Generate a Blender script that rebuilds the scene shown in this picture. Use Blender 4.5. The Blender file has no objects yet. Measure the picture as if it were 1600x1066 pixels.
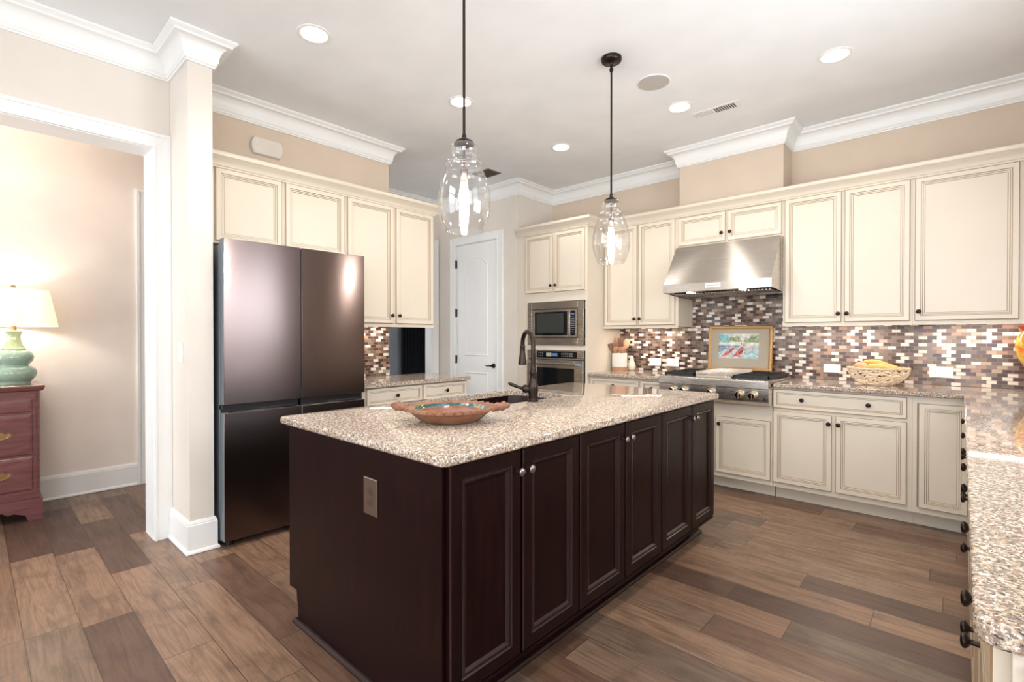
import bpy, bmesh, math, random
from mathutils import Vector, Matrix
random.seed(7)
PI = math.pi
S = bpy.context.scene
COL = S.collection

# ------------------------------------------------------------------ camera
cd = bpy.data.cameras.new('camera'); cam = bpy.data.objects.new('camera', cd); COL.objects.link(cam)
cd.sensor_width = 36.0; cd.lens = 772.24 / 1600 * 36; cd.clip_start = 0.02
cd.shift_y = -0.0006
cam.location = (0, 0, 1.278)
cam.rotation_euler = (math.radians(90 - 0.433), 0, math.radians(42.261))
S.camera = cam
S.view_settings.view_transform = 'Standard'; S.view_settings.look = 'None'
S.view_settings.exposure = 0.2; S.view_settings.gamma = 1.0
S.view_settings.use_curve_mapping = False

def lin(c):
    return tuple(((v/255)/12.92 if v/255 <= .04045 else ((v/255+.055)/1.055)**2.4) for v in c)
def rgba(c): return (*lin(c), 1)

# ------------------------------------------------------------------ world and lights
W = bpy.data.worlds.new('sky'); S.world = W; W.use_nodes = True
W.node_tree.nodes['Background'].inputs[0].default_value = (0.80, 0.90, 1.0, 1)
W.node_tree.nodes['Background'].inputs[1].default_value = 1.0

def area(name, loc, direction, sx, sy, power, color=(1, 1, 1)):
    l = bpy.data.lights.new(name, 'AREA'); l.shape = 'RECTANGLE'; l.size = sx; l.size_y = sy
    l.energy = power; l.color = color
    o = bpy.data.objects.new(name, l); COL.objects.link(o); o.location = loc
    o.rotation_euler = Vector(direction).to_track_quat('-Z', 'Y').to_euler()
    return o
DAY = (0.90, 0.95, 1.0)
# daylight just outside the real window openings behind the camera, to the right and in the side room
area('daylight_back', (-2.2, -3.75, 1.6), (0.05, 1, 0.4), 2.3, 2.1, 62, DAY)
area('daylight_back', (-0.1, -3.75, 1.6), (0.0, 1, -0.1), 1.2, 2.1, 62, DAY)
area('daylight_right', (1.25, -1.2, 1.95), (-1, 1.8, -0.15), 2.2, .75, 75, DAY)
area('daylight_sink', (0.98, 2.3, 1.8), (-1, -.2, 0.7), 1.5, 1.1, 52, DAY)
area('daylight_side_room', (-4.6, -3.6, 1.6), (0, 1, 0.3), 1.0, 1.9, 75, DAY)
area('hall_light', (-6.4, 3.0, 1.6), (1, 0.2, 0), 1.0, 1.6, 10, (0.9, 0.94, 1.0))  # unseen lamp inside the far room, no window opening behind it
CANS = [(-2.803, 1.368), (-2.793, 2.502), (-2.768, 3.729), (-0.594, 3.668), (-1.61, 3.689),
        (-0.62, 2.45), (-0.62, 1.2), (-2.8, 0.2), (-1.7, -1.0)]
for x, y in CANS:
    l = bpy.data.lights.new('downlight_beam', 'SPOT'); l.energy = 34; l.spot_size = math.radians(135); l.spot_blend = 0.7
    l.shadow_soft_size = 0.07; l.color = (1.0, 0.95, 0.90)
    o = bpy.data.objects.new('downlight_beam', l); COL.objects.link(o); o.location = (x, y, 3.025)

# ------------------------------------------------------------------ materials
def mat(name, color, rough=0.5, metal=0.0, **kw):
    m = bpy.data.materials.new(name); m.use_nodes = True
    b = m.node_tree.nodes['Principled BSDF']
    b.inputs['Base Color'].default_value = rgba(color)
    b.inputs['Roughness'].default_value = rough; b.inputs['Metallic'].default_value = metal
    for k, v in kw.items():
        b.inputs[k].default_value = v
    return m
class NT:
    def __init__(s, m): s.t = m.node_tree; s.b = s.t.nodes['Principled BSDF']
    def n(s, typ, **kw):
        x = s.t.nodes.new(typ)
        for k, v in kw.items(): setattr(x, k, v)
        return x
    def l(s, a, b): s.t.links.new(a, b)
    def val(s, sock, v):
        if hasattr(v, 'links'): s.l(v, sock)
        else: sock.default_value = v
    def math(s, op, a, b=0.0, c=0.0):
        x = s.n('ShaderNodeMath', operation=op)
        s.val(x.inputs[0], a); s.val(x.inputs[1], b); s.val(x.inputs[2], c)
        return x.outputs[0]
    def mix(s, f, a, b, typ='MIX'):
        x = s.n('ShaderNodeMix', data_type='RGBA', blend_type=typ)
        s.val(x.inputs[0], f); s.val(x.inputs[6], a); s.val(x.inputs[7], b)
        return x.outputs[2]
    def ramp(s, f, stops, interp='LINEAR'):
        x = s.n('ShaderNodeValToRGB'); x.color_ramp.interpolation = interp
        e = x.color_ramp.elements
        while len(e) < len(stops): e.new(0.5)
        for i, (p, c) in enumerate(stops):
            e[i].position = p; e[i].color = rgba(c) if len(c) == 3 else c
        s.l(f, x.inputs[0]); return x.outputs[0]
    def coord(s, scale=(1, 1, 1), loc=(0, 0, 0)):
        tc = s.n('ShaderNodeTexCoord'); mp = s.n('ShaderNodeMapping')
        mp.inputs['Scale'].default_value = scale; mp.inputs['Location'].default_value = loc
        g = s.n('ShaderNodeNewGeometry'); s.l(g.outputs['Position'], mp.inputs[0]) if False else s.l(tc.outputs['Object'], mp.inputs[0])
        return mp.outputs[0]
    def wcoord(s, scale=(1, 1, 1)):
        g = s.n('ShaderNodeNewGeometry'); mp = s.n('ShaderNodeMapping')
        mp.inputs['Scale'].default_value = scale; s.l(g.outputs['Position'], mp.inputs[0]); return mp.outputs[0]
    def noise(s, vec, scale, detail=2, rough=0.5, dist=0.0):
        x = s.n('ShaderNodeTexNoise'); s.l(vec, x.inputs['Vector'])
        x.inputs['Scale'].default_value = scale; x.inputs['Detail'].default_value = detail
        x.inputs['Roughness'].default_value = rough; x.inputs['Distortion'].default_value = dist
        return x.outputs['Fac']
    def bump(s, h, strength=0.1, dist=0.01):
        x = s.n('ShaderNodeBump'); x.inputs['Strength'].default_value = strength; x.inputs['Distance'].default_value = dist
        s.l(h, x.inputs['Height']); s.l(x.outputs[0], s.b.inputs['Normal'])

def paint(name, color, rough, amp=0.03, bump=0.02):
    m = mat(name, color, rough); t = NT(m); v = t.coord()
    n = t.noise(v, 3.0, 3); c = rgba(color)
    lo = tuple(x*(1-amp) for x in c[:3]) + (1,); hi = tuple(min(1, x*(1+amp)) for x in c[:3]) + (1,)
    t.l(t.ramp(n, [(0.3, lo), (0.7, hi)]), t.b.inputs['Base Color'])
    t.bump(t.noise(v, 220, 2), bump, 0.002)
    return m
M = {}
M['wall'] = paint('wall_paint', (212, 194, 175), 0.7)
M['wall_hall'] = paint('hall_wall_paint', (240, 229, 220), 0.7)
M['wall_light'] = paint('pale_wall_paint', (222, 214, 204), 0.7)
M['wall_blue'] = paint('blue_grey_wall_paint', (176, 184, 190), 0.7)
M['ceiling'] = paint('ceiling_paint', (238, 240, 242), 0.8)
M['trim'] = paint('white_trim_paint', (238, 238, 236), 0.35, 0.01, 0.0)
M['cream'] = paint('cream_cabinet_paint', (218, 207, 190), 0.33, 0.015, 0.0)
M['glaze'] = paint('brown_glaze', (150, 126, 98), 0.5, 0.15, 0.0)
M['bronze'] = mat('oil_rubbed_bronze', (52, 42, 38), 0.32, 0.85)
M['pewter'] = mat('pewter_knob_metal', (120, 112, 106), 0.3, 0.9)
M['pewterface'] = mat('pewter_knob_face', (150, 140, 128), 0.25, 0.9)
M['black'] = mat('black_iron', (26, 26, 28), 0.45, 0.1)
M['dark'] = mat('dark_void', (12, 12, 13), 0.6)
M['blackglass'] = mat('black_glass', (14, 14, 15), 0.04)
M['chrome'] = mat('chrome', (220, 215, 205), 0.08, 1.0)
M['brass'] = mat('aged_brass', (170, 146, 104), 0.3, 1.0)
M['white'] = mat('white_plastic', (242, 241, 238), 0.35)
M['outlet_slot'] = mat('outlet_slot', (70, 68, 66), 0.6)
M['whitelamp'] = mat('lit_fabric_shade', (250, 240, 222), 0.8)
def emis(name, color, strength):
    m = mat(name, color, 0.5); b = m.node_tree.nodes['Principled BSDF']
    b.inputs['Emission Color'].default_value = rgba(color); b.inputs['Emission Strength'].default_value = strength
    return m
M['can_lens'] = emis('downlight_lens', (255, 244, 226), 14)
M['strip_lens'] = emis('strip_light_lens', (255, 240, 222), 78)
M['bulb'] = emis('lit_bulb_glass', (255, 246, 234), 300)
M['hood_lens'] = emis('hood_lamp_lens', (255, 246, 232), 30)
M['lcd'] = emis('lit_display', (70, 110, 150), 0.22)

def steel(name, color, rough, axis='X', an=0.0, scale=(2, 2, 300)):
    m = mat(name, color, rough, 1.0); t = NT(m)
    v = t.coord(scale)
    n = t.noise(v, 2.0, 3)
    t.l(t.ramp(n, [(0.2, tuple([rough*0.96]*3)+(1,)), (0.8, tuple([rough*1.05]*3)+(1,))]), t.b.inputs['Roughness'])
    if an:
        t.b.inputs['Anisotropic'].default_value = an; t.b.inputs['Anisotropic Rotation'].default_value = 0.25
        tg = t.n('ShaderNodeTangent', direction_type='RADIAL', axis=axis); t.l(tg.outputs[0], t.b.inputs['Tangent'])
    return m
M['steel'] = steel('brushed_stainless_steel', (205, 198, 190), 0.27, 'Z', 0.75)
M['fridge'] = steel('black_stainless_steel', (112, 100, 98), 0.21, 'Z', 0.8)
M['fridge_side'] = mat('daylit_grey_fridge_side', (122, 130, 136), 0.4, 0.4)  # grey sides, with bluish daylight from the side room painted into the colour
M['fridge_edge'] = mat('dark_fridge_edge', (70, 68, 70), 0.3, 0.9)

# granite: cream ground with brown, grey and black speckle
def granite():
    m = mat('speckled_granite', (200, 185, 165), 0.035); t = NT(m); v = t.wcoord()
    a = t.noise(v, 135, 4, 0.65); b = t.noise(v, 95, 3, 0.6); d = t.noise(v, 190, 2, 0.6)
    vs = t.n('ShaderNodeMapping'); vs.inputs['Location'].default_value = (13.1, 7.7, 3.3); t.l(v, vs.inputs[0]); e = t.noise(vs.outputs[0], 112, 4, 0.7)
    base = t.ramp(b, [(0.36, (150, 124, 104)), (0.5, (190, 170, 150)), (0.64, (228, 218, 204))])
    grey = t.ramp(a, [(0.51, (0, 0, 0)), (0.55, (255, 255, 255))])
    c1 = t.mix(grey, base, rgba((130, 116, 106)))
    blk = t.ramp(e, [(0.568, (0, 0, 0)), (0.592, (255, 255, 255))])
    c2 = t.mix(blk, c1, rgba((66, 60, 58)))
    wh = t.ramp(d, [(0.62, (0, 0, 0)), (0.66, (255, 255, 255))])
    c3 = t.mix(wh, c2, rgba((238, 234, 226)))
    t.l(c3, t.b.inputs['Base Color'])
    return m
M['granite'] = granite()

# oak planks running along X
def planks():
    m = mat('wide_wood_planks', (120, 90, 70), 0.34); t = NT(m)
    g = t.n('ShaderNodeNewGeometry'); sp = t.n('ShaderNodeSeparateXYZ'); t.l(g.outputs['Position'], sp.inputs[0])
    X, Y = sp.outputs[0], sp.outputs[1]
    r = t.math('DIVIDE', t.math('SUBTRACT', Y, 0.151), 0.1795); row = t.math('FLOOR', r); fr = t.math('FRACT', r)
    wn = t.n('ShaderNodeTexWhiteNoise', noise_dimensions='1D'); t.l(row, wn.inputs['W'])
    q = t.math('DIVIDE', t.math('ADD', X, t.math('MULTIPLY', wn.outputs['Value'], 5.0)), 1.05)
    colm = t.math('FLOOR', q); fq = t.math('FRACT', q)
    cv = t.n('ShaderNodeCombineXYZ'); t.l(row, cv.inputs[0]); t.l(colm, cv.inputs[1])
    w2 = t.n('ShaderNodeTexWhiteNoise', noise_dimensions='2D'); t.l(cv.outputs[0], w2.inputs['Vector'])
    tone = w2.outputs['Value']
    base = t.ramp(tone, [(0.0, (86, 63, 54)), (0.22, (104, 78, 63)), (0.42, (140, 108, 86)), (0.62, (155, 123, 99)), (0.8, (112, 95, 81)), (1.0, (162, 128, 102))])
    # grain: position offset per plank, stretched along X
    off = t.n('ShaderNodeCombineXYZ'); t.l(t.math('MULTIPLY', tone, 37.0), off.inputs[0]); t.l(t.math('MULTIPLY', tone, 17.0), off.inputs[1])
    ad = t.n('ShaderNodeVectorMath', operation='ADD'); t.l(g.outputs['Position'], ad.inputs[0]); t.l(off.outputs[0], ad.inputs[1])
    mp = t.n('ShaderNodeMapping'); mp.inputs['Scale'].default_value = (1.3, 13, 1); t.l(ad.outputs[0], mp.inputs[0])
    n1 = t.noise(mp.outputs[0], 2.2, 5, 0.6, 1.2)
    mp2 = t.n('ShaderNodeMapping'); mp2.inputs['Scale'].default_value = (4, 160, 1); t.l(ad.outputs[0], mp2.inputs[0])
    n2 = t.noise(mp2.outputs[0], 1.0, 3, 0.6)
    n3 = t.noise(ad.outputs[0], 4.5, 5, 0.65, 0.4)
    c = t.mix(t.ramp(n1, [(0.36, (225, 225, 225)), (0.58, (0, 0, 0))]), base, t.mix(0.6, base, rgba((58, 40, 32))))
    c = t.mix(t.ramp(n3, [(0.48, (0, 0, 0)), (0.68, (210, 210, 210))]), c, t.mix(0.6, c, rgba((60, 44, 36))))
    c = t.mix(t.math('MULTIPLY', t.ramp(n2, [(0.4, (0, 0, 0)), (0.62, (255, 255, 255))]), 0.22), c, rgba((60, 42, 34)))
    # seams
    e1 = t.math('MINIMUM', fr, t.math('SUBTRACT', 1.0, fr)); s1 = t.math('LESS_THAN', e1, 0.009)
    e2 = t.math('MINIMUM', fq, t.math('SUBTRACT', 1.0, fq)); s2 = t.math('LESS_THAN', e2, 0.0018)
    s = t.math('MAXIMUM', s1, s2)
    c = t.mix(t.math('MULTIPLY', s, 0.75), c, rgba((38, 26, 22)))
    t.l(c, t.b.inputs['Base Color'])
    t.l(t.ramp(n1, [(0.2, (0.42,)*3+(1,)), (0.8, (0.30,)*3+(1,))]), t.b.inputs['Roughness'])
    h = t.math('SUBTRACT', n2, t.math('MULTIPLY', s, 2.0)); t.bump(h, 0.12, 0.002)
    return m
M['floor'] = planks()

# brick mosaic of glass and stone, ax = horizontal axis index
def mosaic(name, ax):
    m = mat(name, (150, 120, 100), 0.2); t = NT(m)
    g = t.n('ShaderNodeNewGeometry'); sp = t.n('ShaderNodeSeparateXYZ'); t.l(g.outputs['Position'], sp.inputs[0])
    X, Z = sp.outputs[ax], sp.outputs[2]
    r = t.math('DIVIDE', t.math('SUBTRACT', Z, 0.916), 0.0262); row = t.math('FLOOR', r); fr = t.math('FRACT', r)
    half = t.math('MULTIPLY', t.math('FLOORED_MODULO', row, 2.0), 0.5)
    q = t.math('ADD', t.math('DIVIDE', X, 0.0535), half); colm = t.math('FLOOR', q); fq = t.math('FRACT', q)
    cv = t.n('ShaderNodeCombineXYZ'); t.l(row, cv.inputs[0]); t.l(colm, cv.inputs[1])
    wn = t.n('ShaderNodeTexWhiteNoise', noise_dimensions='2D'); t.l(cv.outputs[0], wn.inputs['Vector'])
    k = t.math('FRACT', t.math('ADD', t.math('ADD', t.math('MULTIPLY', colm, .618034), t.math('MULTIPLY', row, .4370)), t.math('MULTIPLY', wn.outputs['Value'], .42)))
    base = t.ramp(k, [(0.0, (56, 32, 30)), (0.25, (112, 96, 88)), (0.44, (224, 218, 208)), (0.66, (150, 118, 100)), (0.76, (88, 74, 68)), (0.90, (168, 148, 130)), (0.95, (38, 24, 26))], 'CONSTANT')
    nv = t.noise(g.outputs['Position'], 160, 3, 0.6)
    c = t.mix(t.math('MULTIPLY', nv, 0.22), base, t.mix(0.5, base, rgba((205, 180, 160))))
    e1 = t.math('MINIMUM', fr, t.math('SUBTRACT', 1.0, fr)); s1 = t.math('LESS_THAN', e1, 0.055)
    e2 = t.math('MINIMUM', fq, t.math('SUBTRACT', 1.0, fq)); s2 = t.math('LESS_THAN', e2, 0.028)
    s = t.math('MAXIMUM', s1, s2)
    c = t.mix(s, c, rgba((128, 112, 100)))
    t.b.inputs['Specular IOR Level'].default_value = 0.35
    t.l(c, t.b.inputs['Base Color'])
    t.l(t.math('ADD', t.math('MULTIPLY', s, 0.6), t.ramp(k, [(0.0, (0.1,)*3+(1,)), (0.42, (0.4,)*3+(1,)), (0.63, (0.12,)*3+(1,))], 'CONSTANT')), t.b.inputs['Roughness'])
    w3 = t.noise(cv.outputs[0], 7.3, 0)
    t.bump(t.math('SUBTRACT', t.math('MULTIPLY', nv, 0.25), t.math('MULTIPLY', s, 1.0)), 0.35, 0.002)
    return m
M['mosaic_x'] = mosaic('glass_stone_mosaic', 0); M['mosaic_y'] = mosaic('glass_stone_mosaic_side', 1)

def wood(name, c0, c1, rough, scale=(14, 14, 1.2), amt=1.0, coat=0.0):
    m = mat(name, c0, rough); t = NT(m); v = t.coord(scale)
    n = t.noise(v, 3.0, 5, 0.6, 0.8); n2 = t.noise(t.coord(tuple(6*s for s in scale)), 4.0, 3, 0.6)
    a = t.ramp(n, [(0.3, c0), (0.7, c1)])
    c = t.mix(t.math('MULTIPLY', n2, 0.25), a, rgba(tuple(int(x*0.5) for x in c0)))
    t.l(c, t.b.inputs['Base Color']); t.b.inputs['Coat Weight'].default_value = coat
    t.b.inputs['Coat Roughness'].default_value = 0.15
    return m
M['espresso'] = wood('espresso_stained_wood', (13, 3, 5), (34, 11, 10), 0.32, coat=0.0)
M['espresso'].node_tree.nodes['Principled BSDF'].inputs['Specular IOR Level'].default_value = .16
M['espresso_edge'] = wood('espresso_moulding', (28, 12, 14), (40, 20, 20), 0.25, coat=0.0)
M['mahogany'] = wood('reddish_mahogany', (104, 60, 62), (130, 82, 84), 0.25, (1.2, 1.2, 12), coat=0.6)
M['mahogany_top'] = wood('mahogany_dark', (104, 62, 56), (122, 76, 68), 0.22, (12, 1.2, 12), coat=0.6)
M['spoonwood'] = wood('utensil_wood', (168, 108, 72), (198, 140, 100), 0.5)
M['spoonwood_dark'] = wood('dark_utensil_wood', (104, 66, 48), (130, 86, 62), 0.5)
M['celadon'] = mat('celadon_glaze', (152, 176, 158), 0.12, 0.0, **{'Coat Weight': 0.6})
M['celadon_neck'] = mat('yellow_celadon_glaze', (176, 190, 150), 0.12, 0.0, **{'Coat Weight': 0.6})
M['sink'] = mat('dark_composite_sink', (52, 42, 38), 0.35)
M['gold'] = mat('gilt_frame_wood', (186, 146, 96), 0.4, 0.35)
M['mat_board'] = paint('grey_mat_board', (176, 164, 146), 0.8)
M['ceramic'] = mat('white_ceramic', (226, 220, 212), 0.25)
M['clay'] = mat('raw_clay', (176, 132, 104), 0.7)
M['curtain'] = mat('dark_pleated_fabric', (34, 38, 44), 0.8)

def glass():
    m = bpy.data.materials.new('clear_seeded_glass'); m.use_nodes = True; t = m.node_tree
    t.nodes.remove(t.nodes['Principled BSDF']); out = t.nodes['Material Output']
    tr = t.nodes.new('ShaderNodeBsdfTransparent'); tr.inputs[0].default_value = (0.97, 0.97, 0.965, 1)
    gl = t.nodes.new('ShaderNodeBsdfGlossy'); gl.inputs['Roughness'].default_value = 0.03
    lw = t.nodes.new('ShaderNodeLayerWeight'); lw.inputs[0].default_value = 0.22
    ad = t.nodes.new('ShaderNodeMath'); ad.operation = 'MULTIPLY_ADD'; ad.inputs[1].default_value = 0.75; ad.inputs[2].default_value = 0.06
    t.links.new(lw.outputs['Facing'], ad.inputs[0])
    tc = t.nodes.new('ShaderNodeTexCoord'); no = t.nodes.new('ShaderNodeTexNoise'); no.inputs['Scale'].default_value = 45
    bp = t.nodes.new('ShaderNodeBump'); bp.inputs['Strength'].default_value = 0.05; bp.inputs['Distance'].default_value = 0.004
    t.links.new(tc.outputs['Object'], no.inputs['Vector']); t.links.new(no.outputs['Fac'], bp.inputs['Height'])
    t.links.new(bp.outputs[0], gl.inputs['Normal'])
    mx = t.nodes.new('ShaderNodeMixShader')
    t.links.new(ad.outputs[0], mx.inputs[0]); t.links.new(tr.outputs[0], mx.inputs[1]); t.links.new(gl.outputs[0], mx.inputs[2])
    t.links.new(mx.outputs[0], out.inputs[0])
    return m
M['glass'] = glass()

# ------------------------------------------------------------------ mesh helpers
class MB:
    def __init__(s): s.v = []; s.f = []; s.m = []
    def add(s, vs, fs, mi=0):
        b = len(s.v); s.v += [tuple(p) for p in vs]
        for f in fs: s.f.append([b+i for i in f]); s.m.append(mi)
        return s
    def box(s, x0, x1, y0, y1, z0, z1, mi=0):
        x0, x1 = min(x0, x1), max(x0, x1); y0, y1 = min(y0, y1), max(y0, y1); z0, z1 = min(z0, z1), max(z0, z1)
        vs = [(x, y, z) for z in (z0, z1) for y in (y0, y1) for x in (x0, x1)]
        return s.add(vs, [(0, 2, 3, 1), (4, 5, 7, 6), (0, 1, 5, 4), (2, 6, 7, 3), (0, 4, 6, 2), (1, 3, 7, 5)], mi)
    def rings(s, loops, mi=0, close=True, caps=True, mis=None):
        n = len(loops[0]); b = len(s.v)
        for lp in loops: s.v += [tuple(p) for p in lp]
        for k in range(len(loops)-1):
            for i in range(n if close else n-1):
                j = (i+1) % n
                s.f.append([b+k*n+i, b+k*n+j, b+(k+1)*n+j, b+(k+1)*n+i]); s.m.append(mis[k] if mis else mi)
        if caps:
            s.f.append([b+i for i in range(n)][::-1]); s.m.append(mi)
            s.f.append([b+(len(loops)-1)*n+i for i in range(n)]); s.m.append(mis[-1] if mis and len(mis) >= len(loops) else mi)
        return s
    def lathe(s, prof, c=(0, 0, 0), axis=(0, 0, 1), seg=32, mi=0, mis=None, caps=True):
        a = Vector(axis).normalized(); u = a.orthogonal().normalized(); w = a.cross(u); c = Vector(c)
        lp = [[c + a*h + (u*math.cos(2*PI*i/seg) + w*math.sin(2*PI*i/seg))*max(r, 1e-5) for i in range(seg)] for r, h in prof]
        return s.rings(lp, mi, True, caps, mis)
    def tube(s, path, r, seg=12, mi=0, caps=True):
        P = [Vector(p) for p in path]; lp = []; ref = None
        for i, p in enumerate(P):
            d = (P[min(i+1, len(P)-1)] - P[max(i-1, 0)]).normalized()
            if ref is None: ref = d.orthogonal().normalized()
            ref = (ref - d*ref.dot(d)).normalized(); w = d.cross(ref)
            rr = r[i] if isinstance(r, (list, tuple)) else r
            lp.append([p + (ref*math.cos(2*PI*k/seg) + w*math.sin(2*PI*k/seg))*rr for k in range(seg)])
        return s.rings(lp, mi, True, caps)
    def prism(s, poly, axis, a, b, mi=0):
        def P(p, h):
            return {'x': (h, p[0], p[1]), 'y': (p[0], h, p[1]), 'z': (p[0], p[1], h)}[axis]
        return s.rings([[P(p, a) for p in poly], [P(p, b) for p in poly]], mi)
    def build(s, name, mats, parent=None, label=None, smooth=0.6, bevel=0, origin=None, local=False, kind=None, group=None, cat=None, recalc=True):
        me = bpy.data.meshes.new(name)
        if not isinstance(mats, (list, tuple)): mats = [mats]
        if parent is not None: off = Vector((0, 0, 0)) if local else wloc(parent)
        elif origin is not None: off = Vector(origin)
        elif kind == 'structure' or local: off = Vector((0, 0, 0))
        else:
            xs, ys, zs = zip(*s.v); off = Vector(((min(xs)+max(xs))/2, (min(ys)+max(ys))/2, min(zs)))
        me.from_pydata([tuple(Vector(p)-off) for p in s.v], [], s.f); me.validate()
        for m_ in mats: me.materials.append(m_)
        if len(me.polygons) == len(s.m): me.polygons.foreach_set('material_index', s.m)
        bm = bmesh.new(); bm.from_mesh(me)
        if recalc: bmesh.ops.recalc_face_normals(bm, faces=bm.faces[:])
        if smooth:
            for f in bm.faces: f.smooth = True
            for e in bm.edges:
                if len(e.link_faces) == 2 and e.calc_face_angle(0) > smooth: e.smooth = False
        bm.to_mesh(me); bm.free()
        o = bpy.data.objects.new(name, me); COL.objects.link(o)
        if parent is not None: o.parent = parent
        else: o.location = off if not local else (0, 0, 0)
        if bevel:
            b = o.modifiers.new('bevel', 'BEVEL'); b.width = bevel; b.segments = 3; b.limit_method = 'ANGLE'; b.angle_limit = 0.6
            b.harden_normals = False
        if label: o['label'] = label
        if cat: o['category'] = cat
        if kind: o['kind'] = kind
        if group: o['group'] = group
        return o
def wloc(o):
    l = Vector(o.location)
    while o.parent: o = o.parent; l = l + Vector(o.location)
    return l
def thing(name, loc, label, cat, group=None, rot=None):
    o = bpy.data.objects.new(name, None); COL.objects.link(o); o.location = loc; o.empty_display_size = 0.05
    o['label'] = label; o['category'] = cat
    if group: o['group'] = group
    if rot: o.rotation_euler = rot
    return o
def dup(root, loc, label=None):
    r = root.copy(); COL.objects.link(r); r.location = loc
    if label: r['label'] = label
    for ch in list(root.children):
        c = ch.copy(); COL.objects.link(c); c.parent = r
        for g in ch.children:
            d = g.copy(); COL.objects.link(d); d.parent = c
    return r

def rrect(x0, x1, y0, y1, r, k=5):
    pts = []
    for cx, cy, a0 in ((x1-r, y1-r, 0), (x0+r, y1-r, 90), (x0+r, y0+r, 180), (x1-r, y0+r, 270)):
        for i in range(k):
            a = math.radians(a0 + 90*i/(k-1)); pts.append((cx+r*math.cos(a), cy+r*math.sin(a)))
    return pts

def sweep(mb, path, prof, z, mi=0):
    """profile (out, dz) along a plan polyline, room on the right-hand side"""
    n = len(path); P = [Vector(p) for p in path]; loops = []
    for i in range(n):
        def nr(a, b): d = (b-a).normalized(); return Vector((d.y, -d.x))
        if i == 0: mv = nr(P[0], P[1])
        elif i == n-1: mv = nr(P[-2], P[-1])
        else:
            a, b = nr(P[i-1], P[i]), nr(P[i], P[i+1]); mv = (a+b)/(1+a.dot(b))
        loops.append([(P[i].x+mv.x*o, P[i].y+mv.y*o, z+d) for o, d in prof])
    return mb.rings(loops, mi)

def T(face, n):
    if face == 'S': return lambda u, d, z: (u, n+d, z)
    if face == 'E': return lambda u, d, z: (n-d, u, z)
    return lambda u, d, z: (n+d, u, z)          # 'W'
def tbox(mb, t, u0, u1, d0, d1, z0, z1, mi=0):
    a = t(u0, d0, z0); b = t(u1, d1, z1); mb.box(a[0], b[0], a[1], b[1], a[2], b[2], mi)
def panel(mb, t, u0, u1, z0, z1, prof, mis):
    """nested rectangular rings: prof = [(inset, depth)] from the back outwards-in"""
    loops = [[t(u0+i, d, z0+i), t(u1-i, d, z0+i), t(u1-i, d, z1-i), t(u0+i, d, z1-i)] for i, d in prof]
    mb.rings(loops, 0, True, True, mis)
DOOR = [(0, 0), (0, -.017), (.0035, -.020), (.032, -.020), (.035, -.0155), (.042, -.0165), (.045, -.012), (.052, -.0115), (.055, -.0085)]
DOOR_M = [0, 1, 0, 1, 0, 1, 0, 1, 0]
DRAW = [(0, 0), (0, -.017), (.0035, -.020), (.024, -.020), (.0275, -.0155), (.033, -.0165), (.0365, -.012)]
DRAW_M = [0, 1, 0, 1, 0, 1, 0]
IDOOR = [(0, 0), (0, -.015), (.005, -.020), (.048, -.020), (.053, -.013), (.058, -.018), (.064, -.017), (.072, -.008), (.080, -.006)]
IDOOR_M = [0, 1, 0, 1, 1, 1, 1, 0, 0]
def knob(t, u, z, parent, dark=True, d=-.02):
    c = Vector(t(u, d, z)); a = (Vector(t(u, d-1, z))-c)
    mb = MB().lathe([(.007, 0), (.0055, .006), (.0055, .014), (.012, .018), (.0155, .022), (.0155, .026), (.011, .030), (.0, .031)], c, a, 16, 0, [0, 0, 0, 0, 0, 1, 1, 1])
    mb.build('knob', [M['bronze'], M['bronze']] if dark else [M['black'], M['pewterface']], parent, smooth=0.9)

def cabinet(label, face, n, u0, u1, z0, z1, depth, doors=(), drawers=(), toe=None, extra=None, mats=None, name='cabinet', group=None, dprof=(DOOR, DOOR_M), darkknob=True):
    mats = mats or [M['cream'], M['glaze']]
    t = T(face, n); c = t((u0+u1)/2, depth/2, z0 if toe is None else 0)
    root = thing(name, c, label, 'cabinet', group)
    mb = MB(); tbox(mb, t, u0, u1, 0, depth, z0, z1)
    if extra: extra(mb, t)
    mb.build('body', mats, root, smooth=0)
    if toe is not None:
        k = MB(); tbox(k, t, u0, u1, toe, depth, 0.001, z0); k.build('toe_kick', mats, root, smooth=0)
    for a, b, za, zb, ks in doors:
        m2 = MB(); panel(m2, t, a, b, za, zb, *dprof); o = m2.build('door', mats, root, smooth=0)
        for ku, kz in ks: knob(t, ku, kz, o, darkknob)
    for a, b, za, zb, ks in drawers:
        m2 = MB(); panel(m2, t, a, b, za, zb, DRAW, DRAW_M); o = m2.build('drawer', mats, root, smooth=0)
        for ku, kz in ks: knob(t, ku, kz, o, darkknob)
    return root

CEIL = 3.045; WY = 4.866; LX = -3.98
# ------------------------------------------------------------------ room shell
def struct(name, mb, m, **kw): return mb.build(name, m, None, kind='structure', smooth=kw.pop('smooth', 0), **kw)
struct('floor', MB().box(-9.5, 1.3, -3.7, 7.5, -0.1, 0), M['floor'])
struct('ceiling', MB().box(-9.5, 1.3, -3.7, 7.5, CEIL, CEIL+0.1), M['ceiling'])
struct('wall_back', MB().box(-3.745, 0.80, WY, WY+0.12, 0, CEIL), M['wall'])
struct('wall_range_chase', MB().box(-2.0, -1.105, 4.585, WY-.001, 2.445, CEIL-.001), M['wall'])
struct('wall_pantry', MB().box(-5.15, -4.815, 4.215, 4.335, 0, CEIL).box(-4.045, -3.745, 4.215, 4.335, 0, CEIL).box(-4.815, -4.045, 4.215, 4.335, 2.455, CEIL)
       .box(-3.865, -3.745, 4.335, WY+.12, 0, CEIL), M['wall_light'])
struct('wall_left', MB().box(LX-.13, LX, 1.0, 2.66, 0, CEIL), M['wall'])
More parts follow.
